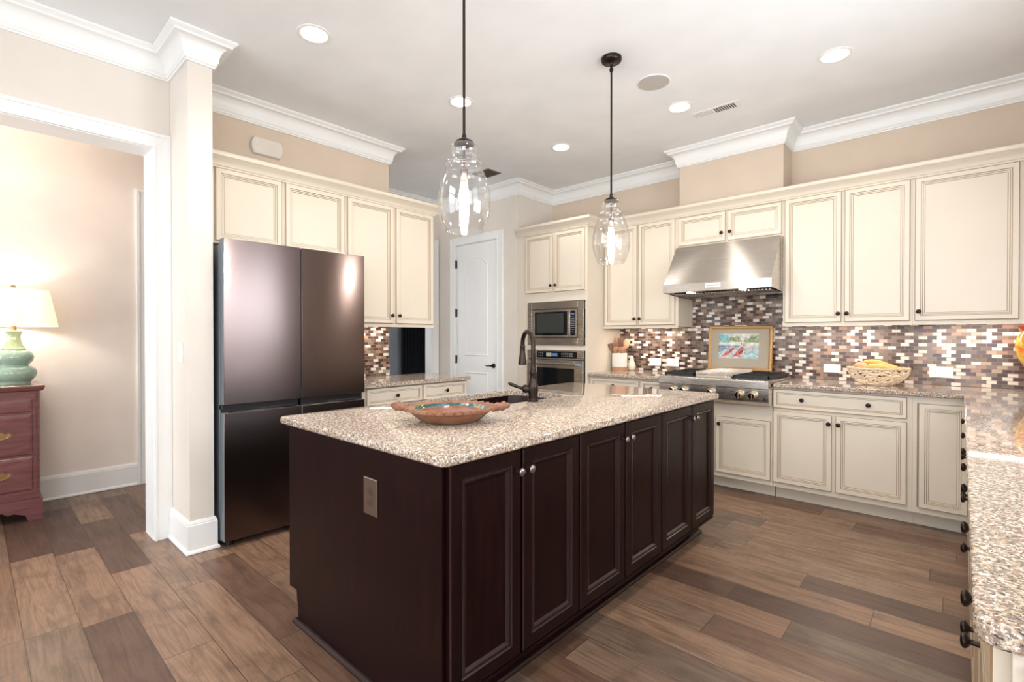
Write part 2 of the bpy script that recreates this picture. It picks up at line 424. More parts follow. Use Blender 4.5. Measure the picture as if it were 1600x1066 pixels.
struct('wall_stub', MB().box(LX-.13, -3.345, 0.87, 0.997, 0, CEIL), M['wall_light'])
# doorway wall: header, sides (opening y -1.0 .. 0.78, top 2.455)
struct('wall_doorway', MB().box(-3.94, -3.73, 0.78, 0.869, 0, CEIL).box(-3.94, -3.73, -1.1, 0.78, 2.457, CEIL).box(-3.94, -3.73, -3.5, -1.1, 0, CEIL), M['wall_light'])
struct('wall_side_room', MB().box(-5.39, -5.27, -3.5, 1.08, 0, CEIL).box(-5.39, -5.27, 1.08, 1.9, 2.5, CEIL).box(-5.39, -5.27, 1.9, 1.95, 0, CEIL), M['wall_hall'])
struct('wall_hall', MB().box(-5.27, -5.15, 1.951, 3.2, 0, CEIL).box(-5.27, -5.15, 3.2, 4.10, 2.46, CEIL).box(-5.27, -5.15, 4.10, 4.335, 0, CEIL), M['wall_light'])
struct('wall_far', MB().box(-6.75, -6.62, 0.5, 7.0, 0, CEIL).box(-6.62, -5.27, 5.6, 5.72, 0, CEIL).box(-6.62, -5.391, 0.9, 1.0, 0, CEIL), M['wall_blue'])
struct('wall_pantry_inner', MB().box(-4.9, -3.87, 4.9, 5.0, 0, CEIL), M['wall_light'])
# right wall with a window above the counter, rear walls with windows
struct('wall_right', MB().box(.68, .80, 1.45, WY-.001, 0, 1.12).box(.68, .80, 1.45, WY-.001, 2.35, CEIL).box(.68, .80, 3.15, WY-.001, 1.12, 2.35).box(.68, .80, .9, 1.45, 0, CEIL)
       .box(.80, 1.15, .9, 1.02, 0, CEIL), M['wall'])
struct('wall_right_rear', MB().box(1.15, 1.27, -3.5, 1.02, 0, 1.5).box(1.15, 1.27, -3.5, 1.02, 2.4, CEIL).box(1.15, 1.27, .1, 1.02, 1.5, 2.4).box(1.15, 1.27, -3.5, -2.5, 1.5, 2.4), M['wall'])
rear = MB().box(-5.39, 1.27, -3.6, -3.5, 0, .5).box(-5.39, 1.27, -3.6, -3.5, 2.7, CEIL)
for a, b in ((-5.39, -5.15), (-4.05, -3.4), (-1.0, -.75), (.6, 1.27)): rear.box(a, b, -3.6, -3.5, .5, 2.7)
struct('wall_rear', rear, M['wall_light'])
def window(n, x0, x1, z0, z1, axis, c):
    t = (lambda u, d, z: (u, c+d, z)) if axis == 'y' else (lambda u, d, z: (c+d, u, z))
    m = MB()
    for a, b, e, f in ((x0, x0+.05, z0, z1), (x1-.05, x1, z0, z1), (x0, x1, z0, z0+.05), (x0, x1, z1-.05, z1), (x0, x1, (z0+z1)/2-.02, (z0+z1)/2+.02), ((x0+x1)/2-.02, (x0+x1)/2+.02, z0, z1)):
        tbox(m, t, a, b, -.02, .02, e, f)
    o = struct('window_%d' % n, m, M['trim'])
window(1, -3.4, -1.0, .5, 2.7, 'y', -3.55); window(2, -.75, .6, .5, 2.7, 'y', -3.55); window(3, -5.15, -4.05, .5, 2.7, 'y', -3.55)
window(4, -2.5, .1, 1.5, 2.4, 'x', 1.21); window(5, 1.45, 3.15, 1.12, 2.35, 'x', .74)

# crown moulding
CR = [(0, 0), (0, -.155), (.012, -.155), (.014, -.146), (.021, -.143), (.021, -.130), (.027, -.124)]
for i in range(9):
    a = i/8; CR.append((.029 + .050*(1-math.cos(a*PI/2)), -.118 + .080*math.sin(a*PI/2)))
CR += [(.086, -.036), (.088, -.027), (.096, -.020), (.103, -.016), (.110, -.010), (.110, 0)]
struct('trim_1', sweep(MB(), [(-3.73, -3.5), (-3.73, .87), (-3.345, .87), (-3.345, .997), (-3.98, .997), (-3.98, 2.66), (-4.11, 2.66), (-4.11, 1.2)], CR, CEIL-.0005), M['trim'], smooth=.5)
struct('trim_2', sweep(MB(), [(-5.15, 1.96), (-5.15, 4.215), (-3.745, 4.215), (-3.745, 4.866), (-2.0, 4.866), (-2.0, 4.585), (-1.105, 4.585), (-1.105, 4.866), (.68, 4.866), (.68, .9)], CR, CEIL-.0005), M['trim'], smooth=.5)
BB = [(0, .002), (.026, .002), (.026, .010), (.020, .020), (.015, .022), (.015, .165), (.012, .170), (.012, .176), (.006, .190), (0, .190)]
struct('baseboard_left', sweep(MB(), [(-3.73, .868), (-3.73, .87), (-3.345, .87), (-3.345, .997), (-3.5, .997)], BB, 0), M['trim'], smooth=.4)
struct('baseboard_side_room', sweep(MB(), [(-5.27, -3.5), (-5.27, .978)], BB, 0), M['trim'], smooth=.4)
struct('baseboard_pantry', sweep(MB(), [(-3.985, 4.215), (-3.745, 4.215), (-3.745, 4.24)], BB, 0), M['trim'], smooth=.4)
# casings
def casing(mb, t, a, b, top, w=.095, z0=0):
    """stepped casing round an opening a..b"""
    for lo, hi in ((a-w, a), (b, b+w)):
        tbox(mb, t, lo, hi, -.014, 0, z0, top+w)
        out = (lo, lo+.02) if lo < a else (hi-.02, hi)
        tbox(mb, t, out[0], out[1], -.022, -.0141, z0, top+w)
        inn = (hi-.012, hi) if lo < a else (lo, lo+.012)
        tbox(mb, t, inn[0], inn[1], -.018, -.0141, z0, top+.012)
    tbox(mb, t, a, b, -.014, 0, top, top+w)
    tbox(mb, t, a-w+.02, b+w-.02, -.022, -.0141, top+w-.02, top+w)
    tbox(mb, t, a, b, -.018, -.0141, top, top+.012)
m = MB(); casing(m, T('E', -3.73), -1.0, .78, 2.455, .089); m.box(-3.94, -3.7305, .775, .78, 0, 2.455).box(-3.94, -3.7305, -1.0, .775, 2.45, 2.4565).box(-3.94, -3.7305, -1.1, -1.0, 0, 2.45)
struct('door_1', m, M['trim'])
m = MB(); casing(m, T('E', -5.27), 1.08, 1.85, 2.45, .1); struct('door_2', m, M['trim'])
m = MB(); casing(m, T('E', -5.15), 3.2, 4.10, 2.455, .1); m.box(-5.27, -5.151, 4.085, 4.10, 0, 2.455).box(-5.27, -5.151, 3.2, 4.085, 2.44, 2.455); struct('door_3', m, M['trim'])

# pantry door: casing, leaf with arched panels, hinges, lever
m = MB(); casing(m, T('S', 4.215), -4.80, -4.06, 2.44, .092); m.box(-4.81, -4.795, 4.216, 4.33, 0, 2.44).box(-4.065, -4.05, 4.216, 4.33, 0, 2.44).box(-4.81, -4.05, 4.216, 4.33, 2.435, 2.45)
dr = struct('door_4', m, M['trim'])
leaf = MB().box(-4.792, -4.068, 4.222, 4.257, .01, 2.432)
def arch(x0, x1, z0, zs, rise, i, d):
    x0 += i; x1 -= i; z0 += i; w = (x1-x0)/2; cx = (x0+x1)/2; pts = [(x0, d, z0), (x1, d, z0)]
    top = zs+rise-i; sh = zs-i*.6
    for k in range(17):
        a = k/16; x = x1-(x1-x0)*a; pts.append((x, d, sh+(top-sh)*math.sin(a*PI)**0.8 if rise else zs-i))
    return pts
for z0, zs, rise in ((1.04, 2.165, .105), (.20, .84, 0.0)):
    pr = [(0, 4.2215), (0, 4.221), (.008, 4.214), (.016, 4.215), (.024, 4.2205), (.034, 4.2208), (.055, 4.2165)]
    leaf.rings([arch(-4.64, -4.225, z0, zs, rise, i, d) for i, d in pr])
lf = leaf.build('door_leaf', M['trim'], dr, smooth=.35)
for z in (.30, .99, 1.58, 2.20):
    if z > .9: MB().box(-4.800, -4.785, 4.208, 4.221, z-.05, z+.05).lathe([(.006, 0), (.006, .104)], (-4.795, 4.205, z-.052), (0, 0, 1), 10).build('hinge', M['bronze'], dr)
h = MB().lathe([(.030, 0), (.030, .006), (.024, .011), (.010, .013), (.010, .045)], (-4.13, 4.2215, .93), (0, -1, 0), 20)
h.tube([(-4.13, 4.178, .93), (-4.16, 4.176, .933), (-4.20, 4.178, .926), (-4.235, 4.18, .934)], [.011, .009, .007, .005], 10)
h.build('door_handle', M['bronze'], dr, smooth=.9)

# beyond the hall opening: dark pleated curtain
t0 = MB(); n = 80; y0, y1 = 4.62, 5.45
fr_ = [(-6.57 + .025*math.sin(i/n*PI*26), y0+(y1-y0)*i/n) for i in range(n+1)]
loops = [[(x, y, z) for x, y in fr_] + [(x-.004, y, z) for x, y in fr_[::-1]] for z in (.05, 1.9)]
t0.rings(loops); cur = t0.build('curtain', M['curtain'], None, 'dark pleated curtain hanging in the blue-grey room beyond the hall', cat='curtain', smooth=1.0)

# ------------------------------------------------------------------ upper cabinets
# cabinet crown
CC = [(0, 0), (0, -.0975), (.006, -.0975), (.010, -.094), (.010, -.086), (.016, -.080), (.020, -.066), (.030, -.048), (.044, -.038), (.050, -.030), (.056, -.026), (.060, -.016), (.060, 0)]
def ccrown(path, root, z):
    mb = sweep(MB(), path, CC, z); mb.build('crown', M['cream'], root, smooth=.5)
UB0, UB1 = 1.375, 2.40
DF = 4.528   # face frame plane of the back wall uppers
kz = 1.455
def rail(u0, u1, z=1.375):
    def f(mb, t):
        tbox(mb, t, u0, u1, -.008, .012, z-.013, z+.012)
    return f
cabinet('cream double-door wall cabinet above the utensil crock, left of the range hood', 'S', DF, -2.795, -1.985, UB0, 2.43, WY-DF-.002,
        [(-2.775, -2.408, 1.392, 2.396, [(-2.427, kz)]), (-2.389, -2.012, 1.392, 2.396, [(-2.37, kz)])], extra=rail(-2.795, -1.985), name='upper_cabinet')
cabinet('short cream two-door cabinet directly above the stainless range hood', 'S', DF, -1.984, -1.091, 2.11, 2.43, WY-DF-.002,
        [(-1.978, -1.548, 2.128, 2.39, [(-1.576, 2.20)]), (-1.530, -1.098, 2.128, 2.39, [(-1.505, 2.20)])], name='upper_cabinet')
cabinet('cream double-door wall cabinet immediately right of the range hood', 'S', DF, -1.090, -.259, UB0, 2.43, WY-DF-.002,
        [(-1.074, -.683, 1.392, 2.396, [(-.70, kz)]), (-.663, -.272, 1.392, 2.396, [(-.645, kz)])], extra=rail(-1.09, -.259), name='upper_cabinet')
rc = cabinet('widest single-door cream wall cabinet at the right edge above the counter', 'S', DF, -.258, .675, UB0, 2.43, WY-DF-.002,
        [(-.245, .273, 1.392, 2.396, [(-.222, kz)])], extra=rail(-.258, .675), name='upper_cabinet')
cr = thing('cabinet_crown_moulding', (-1.0, DF, 2.40), 'long cream crown moulding running along the top of the cabinets on the hood wall', 'crown moulding')
sweep(MB(), [(-2.79, DF-.003), (.675, DF-.003)], CC, 2.495).box(-2.79, .675, DF-.002, 4.58, 2.431, 2.44).build('crown', M['cream'], cr, smooth=.5)

# left wall uppers (front faces +x)
FL = -3.652
tl = T('E', FL)
cabinet('cream two-door cabinet above the dark refrigerator', 'E', FL, 1.002, 2.031, 1.90, 2.43, FL-LX-.002,
        [(1.10, 1.530, 1.915, 2.396, []), (1.556, 2.018, 1.915, 2.396, [])], name='upper_cabinet')
cabinet('tall cream double-door wall cabinet between refrigerator and pantry door', 'E', FL, 2.032, 2.925, UB0, 2.43, FL-LX-.002,
        [(2.046, 2.477, 1.392, 2.396, [(2.453, 1.46)]), (2.503, 2.912, 1.392, 2.396, [(2.527, 1.46)])], extra=rail(2.032, 2.925), name='upper_cabinet')
cl = thing('cabinet_crown_moulding', (FL, 2.0, 2.40), 'cream crown moulding along the top of the cabinets over the refrigerator', 'crown moulding')
sweep(MB(), [(FL+.003, 1.0), (FL+.003, 2.928), (LX, 2.928)], CC, 2.495).box(LX+.001, FL+.002, 1.001, 2.927, 2.431, 2.44).build('crown', M['cream'], cl, smooth=.5)
sw_ = None

# ------------------------------------------------------------------ oven tower
OY = 4.216
t = T('S', OY)
ot = thing('oven_cabinet', (-3.22, 4.54, 0), 'tall cream cabinet housing the microwave and wall oven', 'cabinet')
ox0, ox1 = -3.66, -2.80
mb = MB()
for u0, u1, z0, z1 in ((ox0, -3.59, .1, 2.43), (-2.825, ox1, .1, 2.43), (-3.59, -2.825, 1.655, 2.43), (-3.59, -2.825, 1.135, 1.185), (-3.59, -2.825, .1, .42)):
    tbox(mb, t, u0, u1, 0, .02, z0, z1)
tbox(mb, t, ox0, ox1, .35, WY-OY-.002, .1, 2.43); tbox(mb, t, ox0, ox0+.018, .02, .35, .1, 2.43); tbox(mb, t, ox1-.018, ox1, .02, .35, .1, 2.43)
tbox(mb, t, ox0+.018, ox1-.018, .02, .35, 2.40, 2.43); tbox(mb, t, ox0+.018, ox1-.018, .02, .35, 1.145, 1.175); tbox(mb, t, ox0+.018, ox1-.018, .02, .35, 1.66, 1.7)
tbox(mb, t, -3.743, ox0, 0, .02, .1, 2.43)
mb.build('body', [M['cream'], M['glaze']], ot, smooth=0)
k = MB(); tbox(k, t, ox0, ox1, .08, .6, .001, .1); k.build('toe_kick', M['cream'], ot, smooth=0)
for a, b, ku in ((-3.612, -3.226, -3.246), (-3.206, -2.822, -3.184)):
    m2 = MB(); panel(m2, t, a, b, 1.757, 2.385, DOOR, DOOR_M); o = m2.build('door', [M['cream'], M['glaze']], ot, smooth=0); knob(t, ku, 1.825, o)
m2 = MB(); panel(m2, t, -3.61, -2.822, .14, .40, DOOR, DOOR_M); m2.build('drawer', [M['cream'], M['glaze']], ot, smooth=0)
m2 = sweep(MB(), [(-3.742, OY-.003), (-2.797, OY-.003), (-2.797, 4.462)], CC, 2.495); m2.build('crown', M['cream'], ot, smooth=.5)

# microwave with trim kit
mw = thing('microwave', (-3.205, 4.3, 1.187), 'built-in stainless microwave with black window and wide trim frame', 'microwave')
m = MB()
for u0, u1, z0, z1 in ((-3.579, -3.520, 1.187, 1.648), (-2.908, -2.836, 1.187, 1.648), (-3.520, -2.908, 1.575, 1.648), (-3.520, -2.908, 1.187, 1.262)):
    tbox(m, t, u0, u1, -.018, -.001, z0, z1)
m.build('trim_frame', M['steel'], mw, bevel=.002)
m = MB(); tbox(m, t, -3.515, -2.913, -.004, .30, 1.267, 1.57); m.build('body', M['dark'], mw)
m = MB(); 
for u0, u1, z0, z1 in ((-3.513, -3.480, 1.27, 1.567), (-3.036, -3.017, 1.27, 1.567), (-3.480, -3.036, 1.542, 1.567), (-3.480, -3.036, 1.27, 1.292)): tbox(m, t, u0, u1, -.022, -.0045, z0, z1)
dr_ = m.build('door', M['steel'], mw, bevel=.0015)
m = MB(); tbox(m, t, -3.480, -3.036, -.017, -.005, 1.292, 1.542); m.build('window', M['blackglass'], dr_)
m = MB(); tbox(m, t, -3.450, -3.086, -.0185, -.0172, 1.318, 1.528); m.build('mesh_screen', mat('microwave_screen', (58, 60, 56), .12), dr_)
m = MB()
for u0, u1, z0, z1 in ((-3.013, -2.999, 1.27, 1.567), (-2.936, -2.915, 1.27, 1.567), (-2.999, -2.936, 1.546, 1.567), (-2.999, -2.936, 1.27, 1.291)): tbox(m, t, u0, u1, -.022, -.0045, z0, z1)
cp = m.build('control_panel', M['steel'], mw, bevel=.0015)
m = MB(); tbox(m, t, -2.999, -2.936, -.018, -.005, 1.291, 1.546); m.build('keypad', M['blackglass'], cp)
m = MB(); tbox(m, t, -2.988, -2.947, -.0195, -.0182, 1.505, 1.522); m.build('display', M['lcd'], cp)
m = MB()
for r_ in range(8):
    for c_ in range(3): tbox(m, t, -2.988+c_*.016, -2.978+c_*.016, -.0192, -.0182, 1.48-r_*.022, 1.486-r_*.022)
m.build('keypad_print', mat('key_print', (150, 150, 150), .5), cp)

# wall oven
ov = thing('wall_oven', (-3.205, 4.3, .43), 'built-in stainless wall oven below the microwave with bar handle', 'oven')
m = MB(); tbox(m, t, -3.575, -2.840, -.001, .33, .43, 1.13); m.build('body', M['dark'], ov)
m = MB()
for u0, u1, z0, z1 in ((-3.579, -3.452, 1.036, 1.134), (-2.914, -2.836, 1.036, 1.134), (-3.452, -2.914, 1.120, 1.134), (-3.452, -2.914, 1.036, 1.050)): tbox(m, t, u0, u1, -.022, -.002, z0, z1)
cp = m.build('control_panel', M['steel'], ov, bevel=.0015)
m = MB(); tbox(m, t, -3.452, -2.914, -.018, -.003, 1.050, 1.120); m.build('glass_panel', M['blackglass'], cp)
m = MB(); tbox(m, t, -3.235, -3.165, -.0195, -.0182, 1.068, 1.102); m.build('display', M['lcd'], cp)
m = MB(); tbox(m, t, -3.315, -3.245, -.0195, -.0182, 1.065, 1.105); m.build('display_panel', mat('grey_display', (170, 166, 160), .3), cp)
for us in ((-3.42, -3.395, -3.37), (-3.11, -3.085, -3.06, -3.035, -3.005, -2.98)):
    m = MB()
    for u in us:
        for z in (1.068, 1.085, 1.100): tbox(m, t, u, u+.010, -.0192, -.0182, z, z+.006)
    m.build('keypad_print', mat('key_print_pale', (170, 170, 170), .5), cp)
m = MB()
for u0, u1, z0, z1 in ((-3.579, -3.445, .44, 1.030), (-2.942, -2.836, .44, 1.030), (-3.445, -2.942, .945, 1.030), (-3.445, -2.942, .44, .55)): tbox(m, t, u0, u1, -.030, -.002, z0, z1)
od = m.build('door', M['steel'], ov, bevel=.002)
m = MB(); tbox(m, t, -3.445, -2.942, -.024, -.003, .55, .945); m.build('window', M['blackglass'], od)
m = MB().tube([t(-3.53, -.062, .992), t(-2.90, -.062, .992)], .013, 14)
for u in (-3.51, -2.92): m.box(u-.012, u+.012, OY-.062, OY-.030, .982, 1.002)
m.build('handle', M['steel'], od)
m = MB(); tbox(m, t, -2.905, -2.862, -.0315, -.0301, .978, 1.006); m.build('badge', mat('silver_blue_badge', (150, 165, 195), .3, .6), od)

# ------------------------------------------------------------------ base cabinets, back wall
BFp = 4.264; BD = WY-BFp-.002
zt = .880
cabinet('cream base cabinet with two drawer fronts beside the oven tower', 'S', BFp, -2.798, -1.990, .10, zt, BD,
        [(-2.78, -2.245, .14, .70, [(-2.29, .63)]), (-2.225, -2.0, .14, .70, [(-2.19, .63)])], [(-2.78, -2.245, .722, .864, [(-2.51, .80)]), (-2.225, -2.0, .722, .864, [(-2.11, .80)])], toe=.075, name='base_cabinet')
cabinet('cream base cabinet under the stainless rangetop', 'S', BFp, -1.988, -1.097, .10, .735, BD,
        [(-1.975, -1.548, .14, .61, [(-1.58, .55)]), (-1.533, -1.108, .14, .61, [(-1.50, .55)])], toe=.075, name='base_cabinet')
cabinet('cream base cabinet with a long two-knob drawer over two doors, right of the rangetop', 'S', BFp, -1.091, -.240, .10, zt, BD,
        [(-1.090, -.698, .14, .700, [(-.715, .637)]), (-.674, -.268, .14, .700, [(-.655, .637)])], [(-1.090, -.268, .722, .868, [(-.888, .797), (-.478, .797)])], toe=.075, name='base_cabinet')
cabinet('cream corner base cabinet with one tall narrow door below the counter corner', 'S', BFp, -.239, .045, .10, zt, BD,
        [(-.207, .038, .14, .835, [])], toe=.075, name='base_cabinet', extra=lambda mb, tt: tbox(mb, tt, -.2155, -.209, -.003, .01, .14, .835, 1))  # dark strip stands in for the shaded gap left of the door
# ------------------------------------------------------------------ right run (front faces -x)
RF = .052
rd = .62
cabinet('nearest cream base cabinet of the right-hand run, at the counter end', 'W', RF, .915, 1.945, .10, zt, rd,
        [(.96, 1.43, .14, .700, [(1.404, .64)]), (1.44, 1.925, .14, .700, [(1.466, .64)])], [(.96, 1.925, .722, .868, [(1.25, .79), (1.71, .79)])], toe=.075, name='base_cabinet',
        extra=lambda mb, tt: (mb.box(.075, .672, .897, .9145, .10, zt), mb.box(.068, .090, .888, .8965, .12, .86), mb.box(.105, .66, .888, .8965, .12, .86)))
cabinet('narrow cream base cabinet, second from the near end of the right-hand run', 'W', RF, 1.946, 2.365, .10, zt, rd,
        [(1.96, 2.35, .14, .700, [(2.02, .64)])], [(1.96, 2.35, .722, .868, [(2.15, .79)])], toe=.075, name='base_cabinet')
cabinet('cream two-door base cabinet, third from the near end of the right-hand run', 'W', RF, 2.366, 3.0, .10, zt, rd,
        [(2.38, 2.655, .14, .700, [(2.63, .64)]), (2.665, 2.985, .14, .700, [(2.69, .64)])], [(2.38, 2.985, .722, .868, [(2.50, .79), (2.84, .79)])], toe=.075, name='base_cabinet')
cabinet('cream base cabinet, farthest of the right-hand run, next to the corner', 'W', RF, 3.001, 4.22, .10, zt, rd,
        [(3.02, 3.57, .14, .700, [(3.54, .64)]), (3.58, 4.15, .14, .700, [(3.61, .64)])], [(3.02, 3.57, .722, .868, [(3.30, .79)]), (3.58, 4.15, .722, .868, [(3.85, .79)])], toe=.075, name='base_cabinet')

# ------------------------------------------------------------------ left base run
cabinet('cream base cabinet with two top drawers between refrigerator and hall', 'E', -3.40, 2.0, 3.115, .10, zt, .575,
        [(2.06, 2.588, .14, .70, [(2.56, .63)]), (2.604, 3.095, .14, .70, [(2.63, .63)])], [(2.06, 2.588, .735, .872, [(2.33, .805)]), (2.604, 3.095, .735, .872, [(2.85, .805)])], toe=.075, name='base_cabinet')

# ------------------------------------------------------------------ countertops
m = MB().prism([(-1.084, 4.219), (.014, 4.219), (.014, .895), (.020, .878), (.036, .870), (.679, .870), (.679, WY-.001), (-1.084, WY-.001)], 'z', .882, .914)
m.build('countertop', M['granite'], None, 'L-shaped speckled granite countertop running from the rangetop to the right foreground', cat='countertop', bevel=.006, smooth=.5)
m = MB().prism([(-2.797, 4.219), (-1.992, 4.219), (-1.992, WY-.001), (-2.797, WY-.001)], 'z', .882, .914)
m.build('countertop', M['granite'], None, 'short speckled granite countertop between oven tower and rangetop', cat='countertop', bevel=.006, smooth=.5)
m = MB().prism([(LX+.001, 1.985)] + [(-3.356, 1.985)] + [(-3.356-.02+.02*math.cos(a), 3.137-.02+.02*math.sin(a)) for a in (0, .5, 1.0, 1.57)] + [(LX-.0, 3.137), (LX-.0, 2.662), (LX+.001, 2.662)], 'z', .882, .914)
m.build('countertop', M['granite'], None, 'speckled granite countertop beside the refrigerator, overhanging towards the hall', cat='countertop', bevel=.006, smooth=.5)
# island top with a sink cut-out
io = (-2.306, -1.143, .952, 3.243); ih = (-2.262, -1.805, 1.70, 2.50)
m = MB(); R0 = .025; L_ = []
def lp(b, i, r, z): return [(x, y, z) for x, y in rrect(b[0]+i, b[1]-i, b[2]+i, b[3]-i, r)]
L_ = [lp(ih, 0, .09, .914), lp(io, .006, R0, .914), lp(io, .002, R0, .912), lp(io, 0, R0, .908), lp(io, 0, R0, .888), lp(io, .004, R0, .883), lp(io, .01, R0, .882), lp(ih, 0, .09, .882), lp(ih, 0, .09, .914)]
m.rings(L_, 0, True, False)
isl_top = m.build('countertop', M['granite'], None, 'speckled granite island countertop with sink cut-out', cat='countertop', smooth=.6)
# sink
m = MB(); so = (-2.28, -1.785, 1.68, 2.52); si = (-2.262, -1.805, 1.70, 2.50)
m.rings([lp(so, 0, .1, .8815), lp(si, 0, .09, .8815), lp(si, .004, .085, .70), lp(si, .03, .07, .69)], 0, True, False)
m.rings([lp(so, 0, .1, .8815), lp(so, .0, .1, .675)], 0, True, False)
m.add([p for p in lp(so, 0, .1, .675)], [list(range(20))]); m.add([p for p in lp(si, .03, .07, .69)], [list(range(20))])
snk = thing('sink', (-2.03, 2.1, .675), 'dark brown undermount sink in the island', 'sink')
m.build('basin', M['sink'], snk, recalc=True, smooth=.6)
MB().lathe([(.045, 0), (.045, .003), (.035, .004), (.03, .002)], (-2.03, 2.1, .6905), (0, 0, 1), 20).build('drain', M['pewter'], snk)

# ------------------------------------------------------------------ island
isl = thing('kitchen_island', (-1.7, 2.1, 0), 'espresso-stained wooden kitchen island cabinet with six panelled doors', 'kitchen island')
E2 = [M['espresso'], M['espresso_edge']]
m = MB()
# hollow carcass so that the sink hangs inside
m.box(-2.255, -1.187, 1.004, 1.02, .12, .8815).box(-1.207, -1.187, 1.02, 3.195, .12, .8815).box(-2.275, -2.255, 1.004, 3.195, .12, .8815).box(-2.255, -1.207, 1.02, 3.195, .12, .14)
m.box(-2.255, -1.187, 3.195, 3.2149, .12, .8815)
m.build('body', E2, isl, smooth=0)
# end panel (reaches the floor, notched at the toe kick of the fridge side)
pe = MB().prism([(-2.275, .138), (-2.205, .138), (-2.20, .09), (-2.19, .07), (-2.19, .001), (-1.189, .001), (-1.189, .8815), (-2.275, .8815)], 'y', .987, 1.003)
pe.box(-1.209, -1.1885, .984, 1.0035, .001, .8815)
pe.build('end_panel', E2, isl, smooth=0)
MB().prism([(-2.275, .12), (-1.25, .12), (-1.25, .001), (-2.19, .001), (-2.19, .12)], 'y', 3.2152, 3.23).build('far_end_panel', E2, isl, smooth=0) if False else None
MB().box(-2.19, -1.262, 1.004, 3.20, .001, .119).build('toe_kick', E2, isl, smooth=0)
sm = MB(); SH = [(0, .001), (.018, .001), (.018, .008), (.013, .017), (.004, .021), (0, .021)]
sweep(sm, [(-2.19, 1.1), (-2.19, .9865), (-1.1885, .9865)], [(-o, d) for o, d in SH], 0) if False else None
sweep(sm, [(-1.1885, .9865), (-2.19, .9865), (-2.19, 1.3)], [(-o, d) for o, d in SH], 0)
sweep(sm, [(-1.2615, 3.21), (-1.2615, 1.004)], [(-o, d) for o, d in SH], 0)
sm.build('shoe_moulding', M['espresso_edge'], isl, smooth=.5)
it = T('E', -1.187)
bounds = [(1.000, 1.334, 1), (1.346, 1.698, 0), (1.710, 2.077, 1), (2.089, 2.460, 0), (2.474, 2.853, 1), (2.865, 3.210, 0)]
for a, b, side in bounds:
    m2 = MB(); panel(m2, it, a, b, .135, .873, IDOOR, IDOOR_M); o = m2.build('door', E2, isl, smooth=0)
    ku = b-.022 if side else a+.022
    knob(it, ku, .800, o, False)
# rail under the doors
MB().box(-1.187, -1.172, 1.0, 3.21, .118, .130).build('bottom_rail', E2, isl, smooth=0)
# outlet on the island end
def outlet(t, u, z, label, face, w=.07, h=.114, horizontal=False, group=None, metal=False, double=False):
    c = t(u, -.004, z-h/2 if not horizontal else z-w/2)
    r = thing('outlet', c, label, 'outlet', group)
    W_, H_ = (h, w) if horizontal else (w, h)
    if double: W_ = .135
    m = MB()
    pr = [(0, 0), (0, -.003), (.003, -.006)]
    panel(m, t, u-W_/2, u+W_/2, z-H_/2, z+H_/2, pr, [0, 0, 0]); m.build('plate', face, r, smooth=.3)
    cs = [(u-.0195, z), (u+.0195, z)] if horizontal else [(u, z-.0195), (u, z+.0195)]
    if double: cs = [(u-.03, z), (u+.03, z)]
    for a, b in cs:
        q = Vector(t(a, -.006, b)); ax = Vector(t(a, -1.006, b))-q
        s_ = MB().lathe([(.0155, 0), (.0155, .0015), (.012, .002)], q, ax, 20); rc_ = s_.build('receptacle', M['outlet_metal'] if metal else M['white'], r)
        s_ = MB()
        for du, dz in ((-.005, 0), (.005, 0)):
            if horizontal or double: tbox(s_, t, a-.004, a+.004, -.0090, -.0081, b+du-.001, b+du+.001)
            else: tbox(s_, t, a+du-.001, a+du+.001, -.0090, -.0081, b-.004, b+.004)
        s_.build('slot', M['outlet_slot'], rc_, smooth=0)
    return r
M['outlet_metal'] = mat('brown_receptacle', (84, 66, 58), .35, .3)
M['plate_metal'] = mat('brushed_bronze_plate', (130, 116, 106), .3, .85)
outlet(T('S', .9868), -1.592, .694, 'brown metal outlet plate on the dark end of the island', M['plate_metal'], metal=True, w=.088, h=.135)
tb = T('S', 4.857)
for u, lab in ((-2.379, 'left of the two white outlet plates on the mosaic between crock and rangetop'), (-2.186, 'right of the two white outlet plates on the mosaic between crock and rangetop')):
    outlet(tb, u, 1.013, lab, M['white'], horizontal=True, w=.08, h=.128)
outlet(tb, -.797, 1.012, 'white outlet plate on the mosaic between framed picture and fruit bowl', M['white'], horizontal=True, w=.07, h=.122)
outlet(tb, -.108, 1.015, 'wider white outlet plate on the mosaic right of the fruit bowl', M['white'], horizontal=True, w=.083, h=.137, double=True)
# light switch on the wall stub
ts = T('S', .869)
sw = thing('light_switch', ts(-3.50, 0, 1.125), 'white rocker light switch on the narrow wall end beside the doorway', 'light switch')
m = MB(); panel(m, ts, -3.535, -3.465, 1.12, 1.245, [(0, 0), (0, -.003), (.003, -.006)], [0, 0, 0]); m.build('plate', M['white'], sw)
m = MB(); tbox(m, ts, -3.516, -3.484, -.009, -.006, 1.15, 1.215); m.build('rocker', M['white'], sw, bevel=.001)

# ------------------------------------------------------------------ backsplash
m = MB().box(-2.797, -1.9835, 4.858, 4.8655, .9145, 1.3725).box(-1.9835, -1.0915, 4.858, 4.8655, .9145, 1.80).box(-1.0915, .679, 4.858, 4.8655, .9145, 1.3725)
m.build('backsplash', M['mosaic_x'], None, 'brown and cream brick mosaic backsplash behind the rangetop and right counter', cat='backsplash', smooth=0)
m = MB().box(LX+.0005, LX+.008, 1.985, 2.66, .9145, 1.3725)
m.build('backsplash', M['mosaic_y'], None, 'small brown and cream mosaic backsplash beside the refrigerator', cat='backsplash', smooth=0)

